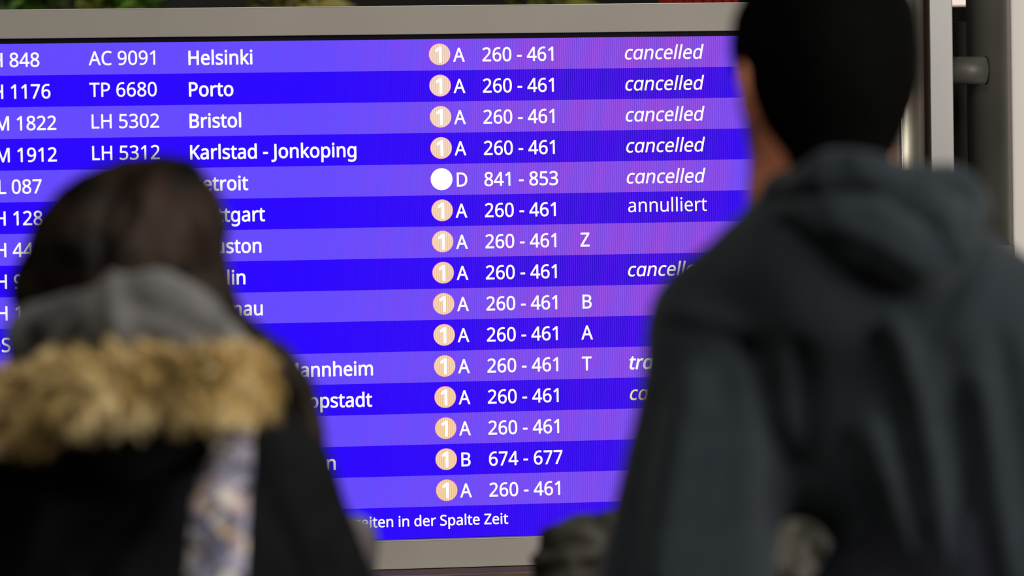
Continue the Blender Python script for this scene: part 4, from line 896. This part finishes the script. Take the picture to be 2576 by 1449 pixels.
def print_mat():
    m, nt, p = newmat('patterned_scarf_cloth')
    tc = nt.nodes.new('ShaderNodeTexCoord')
    def vor(scale, seed):
        mp = nt.nodes.new('ShaderNodeMapping'); mp.inputs['Location'].default_value = (seed, seed * .7, seed * .3); nt.links.new(tc.outputs['Object'], mp.inputs[0])
        v = nt.nodes.new('ShaderNodeTexVoronoi'); v.inputs['Scale'].default_value = scale; nt.links.new(mp.outputs[0], v.inputs['Vector']); return v
    v = vor(82, 1.0); r = nt.nodes.new('ShaderNodeValToRGB'); r.color_ramp.interpolation = 'CONSTANT'
    sep = nt.nodes.new('ShaderNodeSeparateColor'); nt.links.new(v.outputs['Color'], sep.inputs[0]); nt.links.new(sep.outputs[0], r.inputs[0])
    cols = [(0.0, (76, 76, 90)), (0.2, (140, 140, 158)), (0.42, (172, 152, 154)), (0.54, (98, 100, 120)), (0.66, (214, 206, 192)), (0.8, (160, 154, 172)), (0.92, (186, 160, 122))]
    while len(r.color_ramp.elements) < len(cols): r.color_ramp.elements.new(0.5)
    for e, (po, c) in zip(r.color_ramp.elements, cols): e.position = po; e.color = srgb(*c)
    nt.links.new(r.outputs[0], p.inputs['Base Color']); p.inputs['Roughness'].default_value = 0.9; p.inputs['Specular IOR Level'].default_value = 0.1
    return m
pts = [(600, 1060, 36, -0.10), (584, 1120, 50, -0.13), (570, 1180, 62, -0.15), (556, 1250, 67, -0.165), (551, 1320, 68, -0.18), (546, 1390, 70, -0.19), (542, 1460, 71, -0.195), (536, 1560, 72, -0.20), (528, 1680, 70, -0.205), (522, 1760, 66, -0.205)]
fine = []
for a, b in zip(pts[:-1], pts[1:]):
    for t in (0, .25, .5, .75): fine.append(tuple(a[i] * (1 - t) + b[i] * t for i in range(4)))
ribbon('scarf', woman, [(L(x, y, d), w / S) for x, y, w, d in fine], 0.006, print_mat(), label='mottled grey, pink and cream patterned scarf end')
# pale shoulder bag at her side, half behind the coat
bag = empty('shoulder_bag', tuple(woman.O), YAW); tag(bag, "pale grey canvas shoulder bag half hidden behind the woman's black coat", 'bag')
F = Field((L(700, 0)[0], 0.02, L(0, 1800)[2]), (L(1040, 0)[0], 0.30, L(0, 1240)[2]), 0.006)
F.cap(L(868, 1400, 0.17), L(868, 1520, 0.17), r_(82), r_(92), 0.02, 0.5)
F.cap(L(893, 1345, 0.17), L(850, 1350, 0.17), r_(55), r_(58), 0.03, 0.7)
woman.build('bag_body', F, MAT['bag'], (), ((50, 0.003, 71),), parent=bag)
F = Field((L(380, 0)[0], -0.02, L(0, 1400)[2]), (L(960, 0)[0], 0.24, L(0, 1010)[2]), 0.006)
chain(F, [(L(850, 1330, 0.17), r_(14)), (L(770, 1230, 0.155), r_(14)), (L(640, 1120, 0.14), r_(14)), (L(560, 1060, 0.125), r_(14)), (L(500, 1015, 0.14), r_(14))], 0.01)
woman.build('strap', F, MAT['bag'], parent=bag)

# ---------------------------------------------------------------- the short person in front of the man
kid = Person('short person in a crumpled olive grey jacket, mostly hidden in front of the hooded man', 4.4, 1800)
S = kid.s; L = kid.L; k_ = 0.84
hc = L(1850, 1010, 0.02); neck = L(1835, 1230, 0.0)
shl, shr = L(1600, 1435, 0.0), L(2030, 1480, 0.0)
elk, erk = L(1440, 1830, 0.02), L(2150, 1830, 0.02)
wlk, wrk = L(1620, 1960, 0.20), L(1960, 1960, 0.20)
chest, pelvis = L(1800, 1600, 0.02), L(1800, 2220, 0.02)
feet = [np.array([pelvis[0] - 0.09, 0.0, 0]), np.array([pelvis[0] + 0.09, 0.02, 0])]
human_body(kid, MAT['skin'], hc, (0.070, 0.084, 0.100), 0.1, neck, shl, shr, elk, erk, wlk, wrk, chest, pelvis, feet, k_, 0.0085)
trousers_and_shoes(kid, MAT['trousers'], pelvis, feet, k_, 0.03)
F = Field((L(1560, 0)[0], -0.14, L(0, 1320)[2]), (L(2140, 0)[0], 0.14, L(0, 720)[2]), 0.008)
F.ell(hc + np.array([0, -0.006, 0.012]), (0.081, 0.096, 0.108), 0.02)
F.cap(L(1850, 985, -0.01), L(1850, 1010, -0.01), r_(174), r_(176), 0.03)
F.cap(L(1850, 1060, -0.02), L(1850, 1160, -0.02), r_(160), r_(125), 0.04, 0.7)
F.cut(F.cap_d(L(1850, 1040, 0.145), L(1850, 1180, 0.145), 0.095, 0.11), 0.02)
kid.build('hair', F, MAT['hair_black'], wobble=((60, 0.003, 81),), it=1)
F = Field((L(1240, 0)[0], -0.22, pelvis[2] - 0.06), (L(2350, 0)[0], 0.32, L(0, 1180)[2]), 0.0075)
F.cap(L(1700, 1600, 0.0), L(1900, 1600, 0.0), r_(270), r_(270), 0.04, 0.65)
F.cap(L(1800, 1600, 0.0), L(1800, 2220, 0.0), r_(290), r_(310), 0.05, 0.65)
F.cap(L(1800, 1410, 0.0), L(1475, 1432, 0.0), r_(110), r_(122), 0.06, 0.85)
F.cap(L(1850, 1425, 0.0), L(2040, 1440, 0.0), r_(118), r_(118), 0.06, 0.85)
F.cap(L(1470, 1430, 0.0), L(1435, 1830, 0.02), r_(118), r_(120), 0.03, 0.9)
F.cap(L(2055, 1485, 0.0), L(2150, 1830, 0.02), r_(122), r_(120), 0.03, 0.9)
F.cap(L(1435, 1830, 0.02), L(1620, 1960, 0.18), r_(118), r_(85), 0.03, 0.9)
F.cap(L(2150, 1830, 0.02), L(1960, 1960, 0.18), r_(118), r_(85), 0.03, 0.9)
F.cap(L(1800, 1300, 0.0), L(1840, 1260, 0.0), r_(110), r_(100), 0.05, 0.9)
jf = [([(1370, 1385), (1430, 1370), (1510, 1372), (1560, 1350)], 15, -0.014), ([(1360, 1350), (1420, 1335), (1480, 1340)], 15, 0.010),
      ([(1350, 1410), (1430, 1398), (1520, 1400), (1560, 1390)], 13, 0.010), ([(1350, 1440), (1420, 1428), (1490, 1420)], 13, -0.013),
      ([(1380, 1470), (1440, 1452), (1520, 1425)], 14, 0.010), ([(1500, 1320), (1530, 1350), (1510, 1380)], 14, -0.012), ([(1520, 1312), (1560, 1305)], 16, 0.012),
      ([(2000, 1330), (1985, 1400), (1970, 1449)], 14, -0.010), ([(2050, 1340), (2090, 1400), (2140, 1449)], 13, 0.012), ([(2040, 1390), (2080, 1449)], 14, -0.012), ([(1960, 1350), (1940, 1449)], 14, 0.008)]
kid.build('jacket', F, MAT['olive'], jf, ((34, 0.005, 91), (90, 0.002, 92)), it=2)
